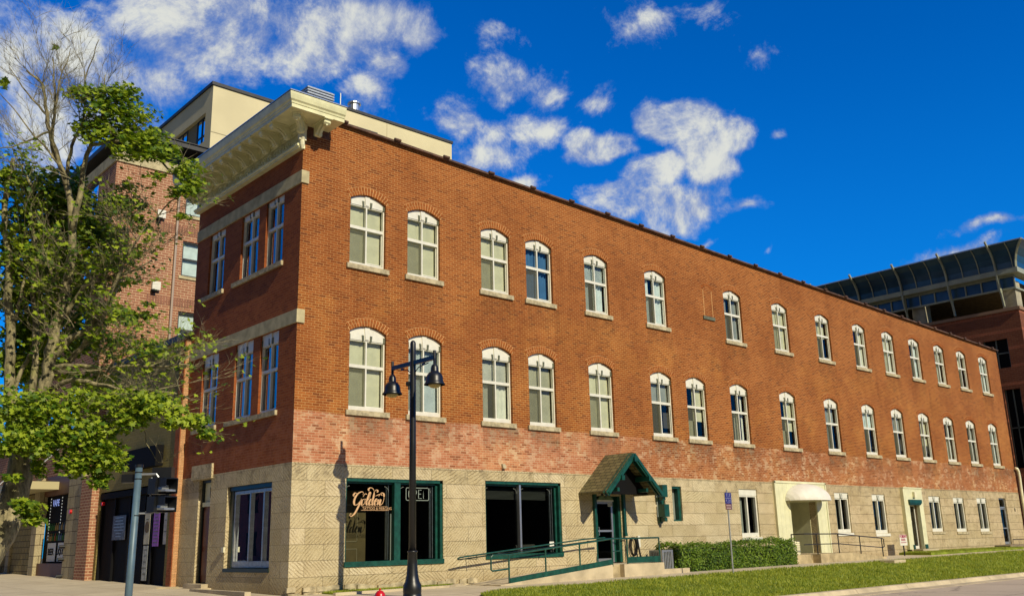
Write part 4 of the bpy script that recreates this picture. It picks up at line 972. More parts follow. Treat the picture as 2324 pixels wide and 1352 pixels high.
for x in (5.6, 8.4, 10.6):
    f = MB(); z = 1.10+(x-5.2)*.083; f.tube([(x,-.5,z+.06),(x,-.5,z-.06),(x,.0,z-.06)], .012, 6); f.build('wall_bracket', M['tealdark'], t)
t = thing('entrance_ramp', 'stained concrete ramp in front of the cream boarded entrance', 'ramp', (23,-.8,.5))
f = MB(); f.extr([(21.95,.3),(27.1,.3),(27.1,.56),(24.2,.80),(21.95,.80)], 'y', -1.5, -.11); f.box(20.75,-1.15,.3,21.95,-.11,.79); f.build('ramp_slab', M['concrete2'], t)
t = thing('ramp_railing', 'black pipe railing along the ramp by the cream boarded entrance', 'railing', (20.3,-1.45,.5))
yR = -1.44; r2 = lambda x: float(np.interp(x, [20.3,23.4,27], [1.56,1.54,1.32]))
for x in (21.87, 23.46, 25.14, 26.95):
    f = MB(); f.tube([(x,yR,float(np.interp(x,[24.2,27.1],[.78,.54]))),(x,yR,r2(x))], .022, 8); f.build('post', M['black_paint'], t)
f = MB(); f.tube([(20.9,-.95,1.55),(20.9,-1.3,1.56),(21.0,yR,1.56)]+[(x,yR,r2(x)) for x in (21.87,23.46,25.14,27.0)]+[(27.12,yR,1.28),(27.12,yR,.98),(27.0,yR,.95)], .022, 8); f.tube([(20.9,-.95,.8),(20.9,-.95,1.55)], .022, 8)
f.tube([(20.95,yR,1.16)]+[(x,yR,r2(x)-.38) for x in (21.87,23.46,25.14,27.0)], .018, 8); f.build('handrail', M['black_paint'], t)
t = thing('door_step', 'small concrete step below the narrow boarded doorway', 'step', (33,-.5,.5)); f = MB(); f.box(32.35,-.62,.4,33.95,-.165,.765); f.build('slab', M['concrete'], t)
t = thing('end_step', 'wide low stone step before the last door', 'step', (43,-.7,.5)); f = MB(); f.box(41.6,-1.0,.42,45.4,-.02,.60); f.box(41.9,-.8,.60,45.3,-.02,.76); f.build('slab', mat('brown step stone', (.22,.17,.11), .9, var=.3), t)
t = thing('end_railing', 'black railing beyond the last door at the far end', 'railing', (45.2,-.9,.7))
f = MB()
for x in (44.4, 45.2, 46.6, 47.8): f.tube([(x,-.9,.6),(x,-.9,1.62)], .025, 6)
f.tube([(44.3,-.9,1.50),(44.35,-.9,1.62),(48,-.9,1.62)], .025, 6); f.tube([(44.4,-.9,1.15),(48,-.9,1.15)], .02, 6); f.build('rail', M['black_paint'], t)
t = thing('planter_edge', 'pale concrete edging at the foot of the short shop front', 'kerb', (-.6,3,.4))
f = MB(); f.bar((-.55,4.3,.40),(-.75,.6,.40), .16, .16); f.bar((-.55,4.3,.40),(-.02,4.35,.40), .14, .155); f.bar((-.3,5.9,.44),(-.7,6.4,.44), .12, .12); f.build('edging', M['concrete'], t)
t = thing('loose_slab', 'loose flat concrete slab lying in the grass', 'slab', (23.4,-3.6,.5)); f = MB(); f.extr([(22.9,-3.95),(23.9,-3.9),(24.1,-3.5),(23.6,-3.3),(22.8,-3.4)], 'z', .40, .53); f.build('slab', M['concrete'], t)

# air conditioners
def ac(x, y, z0, h, w, label):
    t = thing('air_conditioner', label, 'air conditioner', (x,y,z0), 'outdoor air conditioners')
    f = MB(); f.box(x-w/2,y-w/2,z0,x+w/2,y+w/2,z0+.05); f.box(x-w/2,y-w/2,z0+h-.06,x+w/2,y+w/2,z0+h)
    for sx in (-1,1):
        for sy in (-1,1): f.box(x+sx*(w/2-.03)-.03,y+sy*(w/2-.03)-.03,z0+.05,x+sx*(w/2-.03)+.03,y+sy*(w/2-.03)+.03,z0+h-.06)
    f.build('casing', M['alu'], t)
    f = MB(); f.box(x-w/2+.03,y-w/2+.03,z0+.05,x+w/2-.03,y+w/2-.03,z0+h-.06); f.build('coil', mat('coil', (.12,.12,.11), .7), t)
    f = MB(); k = -w/2+.05
    while k < w/2-.05:
        f.box(x+k,y-w/2-.004,z0+.05,x+k+.03,y-w/2+.02,z0+h-.06); f.box(x-w/2-.004,y+k,z0+.05,x-w/2+.02,y+k+.03,z0+h-.06); k += .08
    f.build('grille', M['steel'], t)
ac(13.05, -.98, .47, .68, .55, 'grey air conditioner between the porch and the hedge')
t = thing('louvred_unit', 'pale louvred unit between the hedge and the cream boarded entrance', 'air conditioner', (21.15,-.9,.5), 'outdoor air conditioners')
f = MB(); f.box(20.80,-1.05,.5,21.25,-.6,1.30); f.build('casing', M['cream'], t); f = MB()
for k in range(11): f.box(20.79,-1.07,.56+k*.066,21.26,-1.05,.595+k*.066); f.box(20.78,-1.05,.56+k*.066,20.80,-.6,.595+k*.066)
f.build('louvres', M['cream'], t)

# ------------------------------------------------------------------ street furniture
t = thing('street_lamp', 'black street lamp post with two bell shaped lamps before the shop', 'street lamp', (1.24,-3.47,.27))
lx, ly = 1.24, -3.47
f = MB(); f.lathe((lx,ly,.27), [(.25,0),(.25,.06),(.215,.09),(.205,.17),(.21,.2),(.21,.34),(.165,.42),(.135,.56),(.115,.8),(.105,1.05),(.12,1.06),(.12,1.09),(.088,1.1)], 20); f.build('base', M['black_paint'], t, smooth=True)
f = MB(); f.lathe((lx,ly,1.36), [(.084,0),(.078,2.5),(.070,4.6),(.070,4.84),(.06,4.88),(.03,4.91),(.001,4.92)], 18); f.build('pole', M['black_paint'], t, smooth=True)
for s in (-1, 1):
    a = MB(); z = 5.72; L_ = .86
    a.bar((lx,ly+s*.05,z),(lx,ly+s*L_,z), .07, .10); a.tube([(lx,ly+s*L_,z-.1),(lx,ly+s*L_,z+.17)], .035, 8)
    a.tube([(lx,ly+s*.07,z-.34),(lx,ly+s*.11,z-.22),(lx,ly+s*.22,z-.14),(lx,ly+s*.40,z-.11),(lx,ly+s*.62,z-.09)], .012, 6); a.bar((lx,ly+s*.38,z-.1),(lx,ly+s*.48,z-.08), .03, .05)
    a = a.build('arm', M['black_paint'], t)
    h = MB(); cz = z-.62; h.lathe((lx,ly+s*L_,cz), [(.245,-.03),(.25,-.02),(.215,.03),(.203,.07),(.198,.14),(.178,.20),(.138,.255),(.098,.28),(.092,.30),(.09,.37),(.072,.43),(.034,.465),(.034,.60)], 24)
    h.lathe((lx,ly+s*L_,cz), [(.16,0),(.235,-.028),(.243,-.03)], 24); h = h.build('lamp_shade', M['black_paint'], t, smooth=True)
    b = MB(); b.lathe((lx,ly+s*L_,cz), [(.15,.02),(.152,-.01),(.14,-.05),(.10,-.085),(.05,-.10),(.001,-.105)], 20); b.build('globe', M['globe'], h, smooth=True)
f = MB(); f.tube([(lx-.10,ly+.12,5.22),(lx-.04,ly+.04,5.22)], .06, 10); f.tube([(lx-.07,ly+.06,5.22),(lx-.07,ly+.06,5.08)], .025, 8); f.build('photocell', M['black_paint'], t)

hydr = mat('red hydrant paint', (.50,.006,.008), .3, var=.15, spec=.6)
hx, hy, hz = -2.0, -7.0, .02
t = thing('fire_hydrant', 'red fire hydrant cap in front of the lamp post', 'hydrant', (hx,hy,hz))
f = MB(); f.lathe((hx,hy,hz), [(.15,0),(.15,.04),(.10,.05),(.10,.48),(.13,.49),(.13,.53),(.10,.54),(.098,.60),(.085,.65),(.05,.69),(.02,.70)], 16); f.build('barrel', hydr, t, smooth=True)
f = MB(); f.tube([(hx,hy,hz+.69),(hx,hy,hz+.735)], .02, 5); f.build('operating_nut', hydr, t)
for s in (-1, 1): f = MB(); f.tube([(hx+s*.08,hy,hz+.38),(hx+s*.16,hy,hz+.38)], .05, 8); f.build('outlet_cap', hydr, t)

# pedestrian signal seen from behind on its blue-grey pole
polm = mat('blue grey pole paint', (.09,.15,.19), .45, .1, var=.2, vscale=4)
px_, py_ = -7.43, -9.76
t = thing('signal_pole', 'thin blue grey pole with bands at the left corner', 'pole', (px_,py_,-.1))
f = MB(); f.tube([(px_-.02,py_,-.1),(px_,py_,2.50)], [.047,.041], 16); f.build('pole', polm, t, smooth=True)
f = MB(); f.tube([(px_,py_,2.49),(px_,py_,2.52)], .05, 14); f.build('cap', M['black_paint'], t)
for z in (2.42, 2.34, 1.9):
    f = MB(); f.tube([(px_,py_,z),(px_,py_,z+.012)], .0455, 14); f.build('strap', M['black_paint'], t)
sg = thing('pedestrian_signal', 'black two section pedestrian signal fixed beside the blue grey pole', 'traffic signal', (px_+.28,py_-.1,1.9))
rx_ = Vector((RT.x, RT.y, 0)).normalized(); fw_ = Vector((rx_.y*-1, rx_.x, 0))
cpos = Vector((px_,py_,0))
f = MB(); f.tube([cpos+Vector((0,0,2.40)), cpos+rx_*.22+Vector((0,0,2.40)), cpos+rx_*.25+Vector((0,0,2.36))], .014, 6); f.tube([cpos+Vector((0,0,1.93)), cpos+rx_*.2+Vector((0,0,1.93))], .012, 6); f.tube([cpos+rx_*.165+Vector((0,0,1.92)), cpos+rx_*.165+Vector((0,0,2.36))], .010, 6); f.build('bracket', M['steel'], sg)
for zc, nm in ((2.25, 'upper_housing'), (2.03, 'lower_housing')):
    c = cpos+rx_*.315+Vector((0,0,zc)); q = fw_
    f = MB(); a_ = (rx_*.86-fw_*.5).normalized(); b_ = Vector((-a_.y, a_.x, 0))
    f.obox(c-rx_*.07, a_*.065, b_*.09, (0,0,.095)); 
    # open hood: top, bottom-less sides
    f.obox(c+a_*.05+Vector((0,0,.09)), a_*.10, b_*.095, (0,0,.006)); f.obox(c+a_*.05+b_*.09, a_*.10, b_*.005, (0,0,.092)); f.obox(c+a_*.05-b_*.09+Vector((0,0,.04)), a_*.10, b_*.005, (0,0,.05))
    h = f.build('signal_housing', M['black_paint'], sg)
    f = MB(); f.obox(c+a_*.06-Vector((0,0,.055)), a_*.075, b_*.078, (0,0,.012)); f.obox(c+a_*.0-Vector((0,0,.025)), a_*.008, b_*.078, (0,0,.04)); f.build('lens_visor', M['steel'], h)
sx = thing('street_box', 'flat black signal box behind the blue grey pole', 'traffic signal', (px_-.1,py_+.1,2.3))
f = MB(); c = cpos-rx_*.13+fw_*.10+Vector((0,0,2.36)); f.obox(c, rx_*.10, fw_*.05, (0,0,.05)); f.obox(cpos+rx_*.25+fw_*.15+Vector((0,0,2.42)), rx_*.12, fw_*.06, (0,0,.07)); f.build('housing', M['black_paint'], sx)

# parking sign on the lawn
gx, gy, gz = 13.35, -3.55, .36
t = thing('parking_sign', 'small blue and maroon parking sign on a thin post in the lawn', 'sign', (gx,gy,gz))
f = MB(); f.tube([(gx,gy,gz-.1),(gx,gy,2.95)], .024, 8); f.build('post', M['steel'], t)
zt = 2.86; q = zt
f = MB(); f.box(gx-.16,gy-.035,zt-.34,gx+.16,gy-.027,zt); blue = mat('blue sign face', (.006,.008,.16), .4)
sgn = f.build('sign_plate', blue, t)
f = MB(); f.box(gx-.004,gy-.038,zt-.33,gx+.004,gy-.0352,zt-.01); f.box(gx-.15,gy-.038,zt-.172,gx+.15,gy-.0352,zt-.164)
for dx, dz, k_ in ((-.08,-.085,0),(.08,-.085,1),(-.08,-.255,2),(.08,-.255,3)):
    p_ = [[(-.02,.05),(.01,.06),(.0,.02),(.02,-.05)],[(-.02,.04),(.02,.06),(.01,.0),(-.02,-.03),(.02,-.05)],[(.0,.05),(-.02,.0),(.0,-.02),(.02,-.06)],[(-.02,.02),(.02,.05),(.0,-.01),(-.02,-.05),(.02,-.04)]][k_]
    f.tube([(gx+dx+q[0],gy-.037,zt+dz+q[1]) for q in p_], .007, 4)
f.build('sign_marks', mat('sign white', (.45,.45,.6), .5), sgn)
f = MB(); f.box(gx-.16,gy-.035,zt-.52,gx+.16,gy-.027,zt-.345); s3 = f.build('sign_plate', mat('maroon sign face', (.10,.012,.012), .5), t)
f = MB()
for zz in (zt-.39, zt-.475):
    for q in range(7): f.box(gx-.12+q*.036,gy-.038,zz-.022,gx-.10+q*.036,gy-.0352,zz+.022)
f.box(gx-.15,gy-.038,zt-.435,gx+.15,gy-.0352,zt-.43); f.build('sign_marks', mat('sign pink white', (.5,.4,.4), .5), s3)
f = MB(); f.box(gx+.165,gy-.02,zt-.52,gx+.20,gy+.05,zt); f.build('sign_edge', M['steel'], t)
t = thing('for_rent_sign', 'white FOR RENT sign with red letters on a stake by the narrow doorway', 'sign', (30.46,-.65,.5))
f = MB(); f.box(30.12,-.66,.97,30.80,-.645,1.44); p = f.build('board', M['white'], t)
f = MB(); f.add(place(text('FOR', .17, bold=.006), (30.30,-.663,1.36), (1,0,0))); f.add(place(text('RENT', .17, bold=.006), (30.60,-.663,1.36), (1,0,0)))
for zz, wd_, hh in ((1.22, .22, .05), (1.10, .25, .022)):
    xx = 30.46-wd_
    while xx < 30.46+wd_-.03: f.box(xx,-.6645,zz-hh,xx+.028,-.6635,zz+hh); xx += .052
f.build('red_lettering', mat('sign red', (.35,.02,.08), .5), p)
f = MB(); f.tube([(30.46,-.63,.45),(30.46,-.63,1.0)], .03, 6); f.build('stake', M['black_paint'], t)

# ------------------------------------------------------------------ hedge and grass
def leafcard(v, f, c, s, nrm, r, shape):
    n = nrm.normalized(); a = n.cross(Vector((r.uniform(-1,1), r.uniform(-1,1), r.uniform(-1,1))))
    if a.length < .01: a = n.cross(Vector((1,0,0)))
    a.normalize(); b = n.cross(a); k = len(v)
    for (x, y) in shape: v.append(c+a*(x*s)+b*(y*s)+n*(s*.18*abs(x)))
    f.append(tuple(range(k, k+len(shape))))
MAPLE = [(0,-.5),(.18,-.22),(.5,-.28),(.38,-.05),(.58,.18),(.26,.16),(.0,.58),(-.26,.16),(-.58,.18),(-.38,-.05),(-.5,-.28),(-.18,-.22)]
LEAF4 = [(0,-.5),(.3,0),(0,.55),(-.3,0)]
def hedge_top(x, y): return 1.28+.13*noise.noise(Vector((x*1.1, y*2, 3)))+.09*noise.noise(Vector((x*4, y*4, 7)))+.08*max(0,min(1,(x-16)/3))
t = thing('clipped_hedge', 'long dark green clipped hedge between the porch and the cream entrance', 'hedge', (17,-.8,.45))
hr = random.Random(11); hv, hf = [], []
X0, X1, Y0, Y1 = 13.45, 20.65, -1.30, -.42
for i in range(15000):
    u = hr.random(); x = hr.uniform(X0, X1); y = hr.uniform(Y0, Y1); z = hr.uniform(.42, hedge_top(x, y)); n = Vector((0,0,1))
    if u < .55: y = Y0+.10*noise.noise(Vector((x*1.6, z*2, 1)))+hr.uniform(-.05,.12); n = Vector((0,-1,.4))
    elif u < .82: z = hedge_top(x, y)-hr.uniform(-.05,.08); n = Vector((0,-.2,1))
    elif u < .90: x = X0+.1*noise.noise(Vector((y*2, z*2, 5)))+hr.uniform(-.04,.1); n = Vector((-1,0,.3))
    elif u < .96: x = X1+hr.uniform(-.1,.05); n = Vector((1,0,.3))
    cr = .18*max(0, (z-hedge_top(x,y)+.2)/.2)
    if u < .55: y += cr
    n = n+Vector((hr.uniform(-1,1), hr.uniform(-1,1), hr.uniform(-1,1)))*.8
    if hr.random() < .03: z += hr.uniform(.02,.12)
    leafcard(hv, hf, Vector((x,y,z)), hr.uniform(.045,.085), n, hr, LEAF4)
b = MB(); b.v = [tuple(q) for q in hv]; b.f = hf; b.m = [0]*len(hf); b.build('foliage', M['hedge'], t)
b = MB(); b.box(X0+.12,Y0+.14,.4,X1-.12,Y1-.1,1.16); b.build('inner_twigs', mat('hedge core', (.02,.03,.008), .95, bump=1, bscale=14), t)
gr = random.Random(5); v, f = [], []
def blade(x, y, z, h):
    a = gr.uniform(0, 6.28); dx, dy = math.cos(a), math.sin(a); w_ = .006+h*.035; l = gr.uniform(.1,.6)*h; k = len(v)
    v.append((x-dy*w_, y+dx*w_, z)); v.append((x+dy*w_, y-dx*w_, z)); v.append((x+dx*l, y+dy*l, z+h)); f.append((k, k+1, k+2))
for i in range(100000):
    u = gr.random()**1.5; x = 2.5+u*50; y = gr.uniform(-7.1, -3.15)
    if x < lawn_left(y): continue
    cl = noise.noise(Vector((x*.9, y*.9, 0)))
    sc = 1+x/26
    blade(x, y, zlawn(x, y)-.012, (gr.uniform(.03,.06)+.03*max(0, cl))*sc**.6)
for i in range(9000):
    x = gr.uniform(.9, 5.1); y = gr.uniform(-.95, -.03)
    if y < -.95+(x-.9)*.11+max(0,(x-4.4))*.6: continue
    blade(x, y, .39, gr.uniform(.03,.07))
for i in range(9000):
    x = gr.uniform(31.2, 42.2); y = gr.uniform(-1.55, -.05); blade(x, y, .635, gr.uniform(.04,.09))
b = MB(); b.v = v; b.f = f; b.m = [0]*len(f); tag(b.build('grass', M['grass']), 'short bright green mown grass on the sloping lawn', 'grass', kind='stuff')

# ------------------------------------------------------------------ neighbours on the left
# low olive-brick shop
A = thing('low_brick_shop', 'low olive brick shop with a black painted front beside the main building', 'building', (-.28,10,.45))
f = MB(); XA = -.15
wall(f, (XA,0,0), (0,1,0), (-1,0,0), BD+.02, 13.62, .2, lambda u: 7.95, [(7.35,13.42,.45,3.55,0)], .35)
f.quad((XA,13.62,.2),(25,13.62,.2),(25,13.62,7.95),(XA,13.62,7.95))
f.build('front_wall', M['brick_olive'], A)
f = MB(); f.quad((XA,BD+.02,.2),(.0,BD+.02,.2),(.0,BD+.02,7.95),(XA,BD+.02,7.95)); f.build('lit_pier', M['brick_pier'], A)  # sunlight on this pier face is put in by a brighter brick colour
f = MB(); f.box(XA-.03,BD+.025,.2,XA+.02,7.1,7.95); f.build('side_pier', M['brick_front'], A)  # front of the same pier, its shade put in by a darker brick
f = MB(); f.box(XA-.10,BD+.0,7.95,.5,13.7,8.15); f.quad((0,BD,7.9),(20,BD,7.9),(20,13.7,7.9),(0,13.7,7.9)); f.build('parapet', M['roofdark'], A)
f = MB(); f.box(XA+.12,7.35,.45,XA+.2,13.42,3.55); f.box(XA-.02,7.4,3.3,XA+.12,13.4,3.5)
for y in (7.35, 8.6, 9.3, 10.6, 12.0, 13.3): f.box(XA+.04,y,.5,XA+.12,y+.1,3.3)
sf = f.build('black_shop_front', M['black'], A)
f = MB(); f.box(XA-.25,8.0,4.1,XA-.002,10.6,4.75); f.build('sign_board', M['black'], A)
def poster(y0, y1, z0, z1, mt, lines, name='poster', lm='notch'):
    p = MB(); p.box(XA+.03,y0,z0,XA+.036,y1,z1); r = random.Random(int(y0*100)); o = p.build(name, mt, sf); q = MB()
    for k in range(lines):
        zz = z1-(z1-z0)*(k+.7)/(lines+.8); hw = (y1-y0)*r.uniform(.2,.42); c = (y0+y1)/2; q.box(XA+.026,c-hw,zz-.012,XA+.0295,c+hw,zz+.012)
    q.build('printed_lines', M[lm], o); return o
poster(8.02, 8.50, 1.65, 3.05, mat('purple poster', (.26,.08,.42), .6, var=.2), 12)
po = poster(8.78, 9.22, 1.72, 2.75, mat('cream poster', (.45,.43,.33), .7, var=.2), 2)
f = MB(); f.tube([(XA+.022,9.0,2.25),(XA+.027,9.0,2.25)], .18, 20); f.build('round_emblem', mat('emblem brown', (.10,.06,.01), .7), po)
poster(8.80, 9.2, .62, 1.68, mat('pale map poster', (.36,.38,.36), .7, var=.4, vscale=6), 5)
poster(7.42, 7.66, 1.7, 3.0, mat('white poster', (.5,.48,.44), .7, var=.3), 3)
poster(10.9, 12.1, 1.9, 2.7, mat('window stickers', (.08,.08,.09), .5, var=.8, vscale=8), 7, 'sticker_panel', 'steel')
f = MB(); f.tube([(XA,13.0,3.15),(XA-.1,13.0,3.15)], .06, 10); f.build('alarm_bell', hydr, A)

# tall tan-red brick block with its liquor shop
T_ = thing('tall_brick_block', 'tall tan and red brick block with white vents rising behind the low shop', 'building', (0,15,.6))
TX, TY = -.12, 15.0
f = MB()
W3 = [(2.80,4.2,z,z+1.5,0) for z in (9.45,12.45,15.1)]
wall(f, (TX,TY,0), (1,0,0), (0,-1,0), 0, 24, 4.0, lambda u: 16.75, [(a-TX,b-TX,c,d,0) for a,b,c,d,_ in W3], .2)
sidew = [(17.0+k*2.9,18.5+k*2.9,z,z+1.6,0) for k in range(3) for z in (6.2,9.4,12.4,15.0)]
wall(f, (TX,0,0), (0,1,0), (-1,0,0), TY, 25.0, 4.5, lambda u: 16.75, sidew, .2)
f.quad((TX,25,3),(24,25,3),(24,25,16.75),(TX,25,16.75))
f.build('brick_wall', M['brick_tall'], T_)
f = MB(); f.box(TX-.06,TY-.06,16.75,24,TY+.3,17.2); f.box(TX-.06,TY+.3,16.75,TX+.3,25,17.2); f.build('stone_cap', M['band'], T_)
f = MB(); f.box(1.1,16.6,17.0,24,24,18.4); f.build('penthouse', M['roofdark'], T_)
f = MB(); f.box(.2,15.7,18.4,24.5,24.8,18.62); f.box(.15,15.64,18.62,24.5,15.7,18.66); f.build('overhanging_roof', M['roofdark'], T_)
sbm = mat('soldier bricks', (.26,.12,.075), .9, var=.3)
for z in (7.6, 11.3, 14.4):
    f = MB()
    for i in range(24): f.box(TX+1.6+i*.11, TY-.012, z-.19, TX+1.6+i*.11+.075, TY+.01, z+.19)
    f.build('soldier_course', sbm, T_)
f = MB(); f.tube([(2.48,TY-.08,7.5),(2.48,TY-.08,16.7)], .05, 8); f.build('rain_pipe', mat('pink grey pipe', (.38,.30,.24), .6), T_)
for a, b, z0, z1, _ in W3:
    f = MB(); f.box(a,TY+.05,z0,a+.06,TY+.15,z1); f.box(b-.06,TY+.05,z0,b,TY+.15,z1); f.box(a+.06,TY+.05,z0,b-.06,TY+.15,z0+.06); f.box(a+.06,TY+.05,z1-.06,b-.06,TY+.15,z1); f.box(a+.06,TY+.06,(z0+z1)/2-.03,b-.06,TY+.14,(z0+z1)/2+.03)
    wn = f.build('window', M['roofdark'], T_); g = MB(); g.quad((a,TY+.12,z0),(b,TY+.12,z0),(b,TY+.12,z1),(a,TY+.12,z1)); g.build('pane', M['glass'], wn)
    g = MB(); g.box(a-.1,TY-.05,z0-.13,b+.1,TY+.05,z0-.01); g.build('sill', M['band'], wn); g = MB(); g.box(a,TY+.2,z0,b,TY+.22,z1); g.build('curtain', M['bluecl'], wn)
for y0, y1, z0, z1, _ in sidew:
    f = MB(); f.box(TX+.05,y0,z0,TX+.12,y0+.07,z1); f.box(TX+.05,y1-.07,z0,TX+.12,y1,z1); f.box(TX+.05,y0+.07,z0,TX+.12,y1-.07,z0+.07); f.box(TX+.05,y0+.07,z1-.07,TX+.12,y1-.07,z1)
    wn = f.build('window', M['roofdark'], T_); g = MB(); g.quad((TX+.1,y0,z0),(TX+.1,y1,z0),(TX+.1,y1,z1),(TX+.1,y0,z1)); g.build('pane', M['glass_blue'], wn)
    g = MB(); g.box(TX+.2,y0-.1,z0-.1,TX+.3,y1+.1,z1+.1); g.build('dark_room', M['dark'], wn)
for z in (8.55, 11.65, 14.7):
    f = MB(); f.box(1.62,TY-.16,z,1.95,TY-.003,z+.34); v1 = f.build('white_vent', M['white'], T_)
    f = MB(); f.box(1.60,TY-.20,z-.10,1.80,TY-.04,z-.005); f.build('vent_flap', M['black'], v1)
# ground floor of the tall block: stone piers, shop window, canopy
vm = (brick_mat('stone veneer', (.46,.40,.25), (.42,.37,.22), (.12,.09,.05), w=.55, h=.42, mort=.012, dark=.2))
for y0, y1 in ((14.85,16.45),(20.1,20.75),(23.7,24.2),(24.9,25.8)): f = MB(); f.box(-.34,y0,.4,TX+.1,y1,4.5); f.build('stone_pier', vm, T_)
f = MB(); f.box(-.25,20.75,.5,TX+.1,23.7,3.9); f.build('block_wall', brick_mat('block veneer', (.30,.25,.11), (.26,.22,.09), (.06,.05,.025), w=.42, h=.24, mort=.012, dark=.3), T_)
f = MB(); f.box(-.40,13.64,.4,.05,14.82,4.2); f.build('brick_pier', M['brick_tall'], T_)
bsm = mat('brown sill', (.12,.05,.02), .6); f = MB(); f.box(-.2,16.45,.5,.0,20.1,1.15); f.build('shop_sill', bsm, T_); f = MB(); f.box(-.16,16.45,3.75,.0,20.1,4.5); f.build('shop_fascia', bsm, T_)
f = MB(); f.box(.0,16.45,1.15,.06,20.1,3.75); sw2 = f.build('liquor_window', M['black'], T_)
for y, s in ((18.95, 'BEER'), (17.65, 'LIQUOR')):
    f = MB(); f.box(-.03,y-.52,1.22,-.022,y+.52,1.92); o = f.build('white_poster', mat('poster white', (.55,.56,.56), .6), sw2)
    f = MB(); f.add(place(text(s, .34 if s == 'BEER' else .30, bold=.012), (-.036,y+.05,1.57), (0,-1,0))); f.build('black_lettering', M['black'], o)
f = MB(); f.add(place(text('VAPE', .36, bold=.006), (-.03,18.9,3.45), (0,-1,0))); f.build('vape_sign', mat('blue neon', (.25,.3,.6), .4, emit=(.35,.45,1), estr=.5), sw2)
f = MB()
for y in (18.15, 19.55):
    z = 2.05
    while z < 3.7: f.box(-.035,y-.02,z,-.025,y+.02,z+.05); z += .12
f.build('light_string', mat('dotted lights', (.6,.6,.55), .4, emit=(1,1,.9), estr=.4), sw2)
rr = random.Random(2); bms = [mat('bottle glass', c, .3) for c in ((.30,.10,.04),(.05,.16,.05),(.12,.2,.3),(.35,.25,.1))]
for k in range(26):
    y = 16.7+(k % 13)*.24; z = 2.0+.4*(k//13); f = MB(); f.lathe((-.02,y,z), [(.045,0),(.045,.17),(.015,.22),(.015,.28)], 6); f.build('bottle', rr.choice(bms), sw2)
f = MB(); f.box(-1.5,18.3,3.95,-.13,24.6,4.25); cn = f.build('canopy', mat('canopy paint', (.42,.37,.20), .6), T_)
f = MB(); f.tube([(-1.4,18.8,4.25),(-.13,18.8,5.6)], .03, 6); f.tube([(-1.4,22.5,4.25),(-.13,22.5,5.6)], .03, 6); f.build('tie_rod', M['steel'], cn)
f = MB(); f.tube([(-.34,15.9,3.0),(-.42,15.9,3.0)], .08, 10); f.build('alarm_bell', hydr, T_)
for z in (1.3, 1.75, .7):
    f = MB(); f.tube([(-.34,16.3,z),(-.55,16.3,z)], .06, 8); f.build('pipe_outlet', M['black_paint'], T_)
# lower building further along
Lw = thing('corner_shop_block', 'lower brick block at the far left behind the maple tree', 'building', (0,32,.8))
f = MB(); wall(f, (-.05,0,0), (0,1,0), (-1,0,0), 25.8, 44, .4, lambda u: 6.4, [(26.6,29.5,1.1,3.9,0),(31,34,1.1,3.9,0)], .2); f.quad((-.05,25.8,4),(20,25.8,4),(20,25.8,6.4),(-.05,25.8,6.4)); f.build('brick_wall', M['brick_tall'], Lw)
for y0 in (26.6, 31):
    f = MB(); f.box(.10,y0,1.1,.15,y0+3,3.9); wn = f.build('shop_window', M['black'], Lw)
    f = MB(); f.box(.06,y0+.3,1.2,.09,y0+1.2,1.9); f.build('white_poster', M['white'], wn)
f = MB(); f.box(-.2,25.8,6.4,20,44,6.6); f.build('parapet', M['band'], Lw)
# small pale skylight hood on the low roof
t = thing('roof_hood', 'pale curved metal hood on the low roof beside the tall block', 'roof hood', (2,10.8,7.9))
f = MB(); f.extr([(10.2,7.9),(13.4,7.9),(13.3,8.5),(12.6,8.95),(11.6,8.9),(10.6,8.4)], 'x', 1.2, 3.4); f.build('hood', M['cream'], t)

# beige tower far behind
Q = thing('beige_tower', 'tall plain beige tower rising behind the corner building', 'building', (16.4,45,0))
qx, qy = 16.38, 45.0
f = MB(); f.box(qx,qy+.001,0,30,58,37.68)
wl = MB(); wall(wl, (qx-.01,0,0), (0,1,0), (-1,0,0), qy, 59, 0, lambda u: 37.68, [(46.2,52.6,33.2,35.7,0),(46.2,52.6,29.2,31.8,0)], .5)
wl.quad((qx-.01,qy,0),(32,qy,0),(32,qy,37.68),(qx-.01,qy,37.68)); wl.quad((qx,59,0),(32,59,0),(32,59,37.68),(qx,59,37.68))
wl.build('stucco_wall', M['beige_stucco'], Q)
f = MB(); f.box(qx-.15,qy-.12,37.68,32,59,37.95); f.box(23.3,qy-.05,39.35,40.8,qy+.3,39.6); f.build('roof_edge', M['roofdark'], Q)
f = MB(); f.box(23.4,45.06,0,40.7,58,39.35); f.build('rear_wing', M['beige_stucco'], Q)
for z0, z1 in ((33.2,35.7),(29.2,31.8)):
    for y0, y1 in ((46.4,48.4),(50.3,52.4)):
        f = MB(); X = qx+.25; f.box(X,y0,z0,X+.08,y0+.12,z1); f.box(X,y1-.12,z0,X+.08,y1,z1); f.box(X,(y0+y1)/2-.06,z0+.1,X+.08,(y0+y1)/2+.06,z1-.1); f.box(X,y0+.12,z0,X+.08,y1-.12,z0+.1); f.box(X,y0+.12,z1-.1,X+.08,y1-.12,z1); f.box(X,y0+.12,z0+.8,X+.08,y1-.12,z0+.9)
        wn = f.build('window', M['roofdark'], Q); g = MB(); g.quad((X+.06,y0,z0),(X+.06,y1,z0),(X+.06,y1,z1),(X+.06,y0,z1)); g.build('pane', M['glass_blue'], wn)
    f = MB(); f.box(qx+.3,48.4,z0,qx+.36,50.3,z1); f.build('infill_panel', mat('tan infill', (.22,.17,.07), .8), Q)
f = MB(); f.box(qx+.48,46.2,29,qx+.5,52.6,35.8); f.build('dark_room', M['dark'], Q)
f = MB()
for z in (33.6, 29.0, 24.5): f.box(qx,qy-.02,z,32,qy-.012,z+.06)
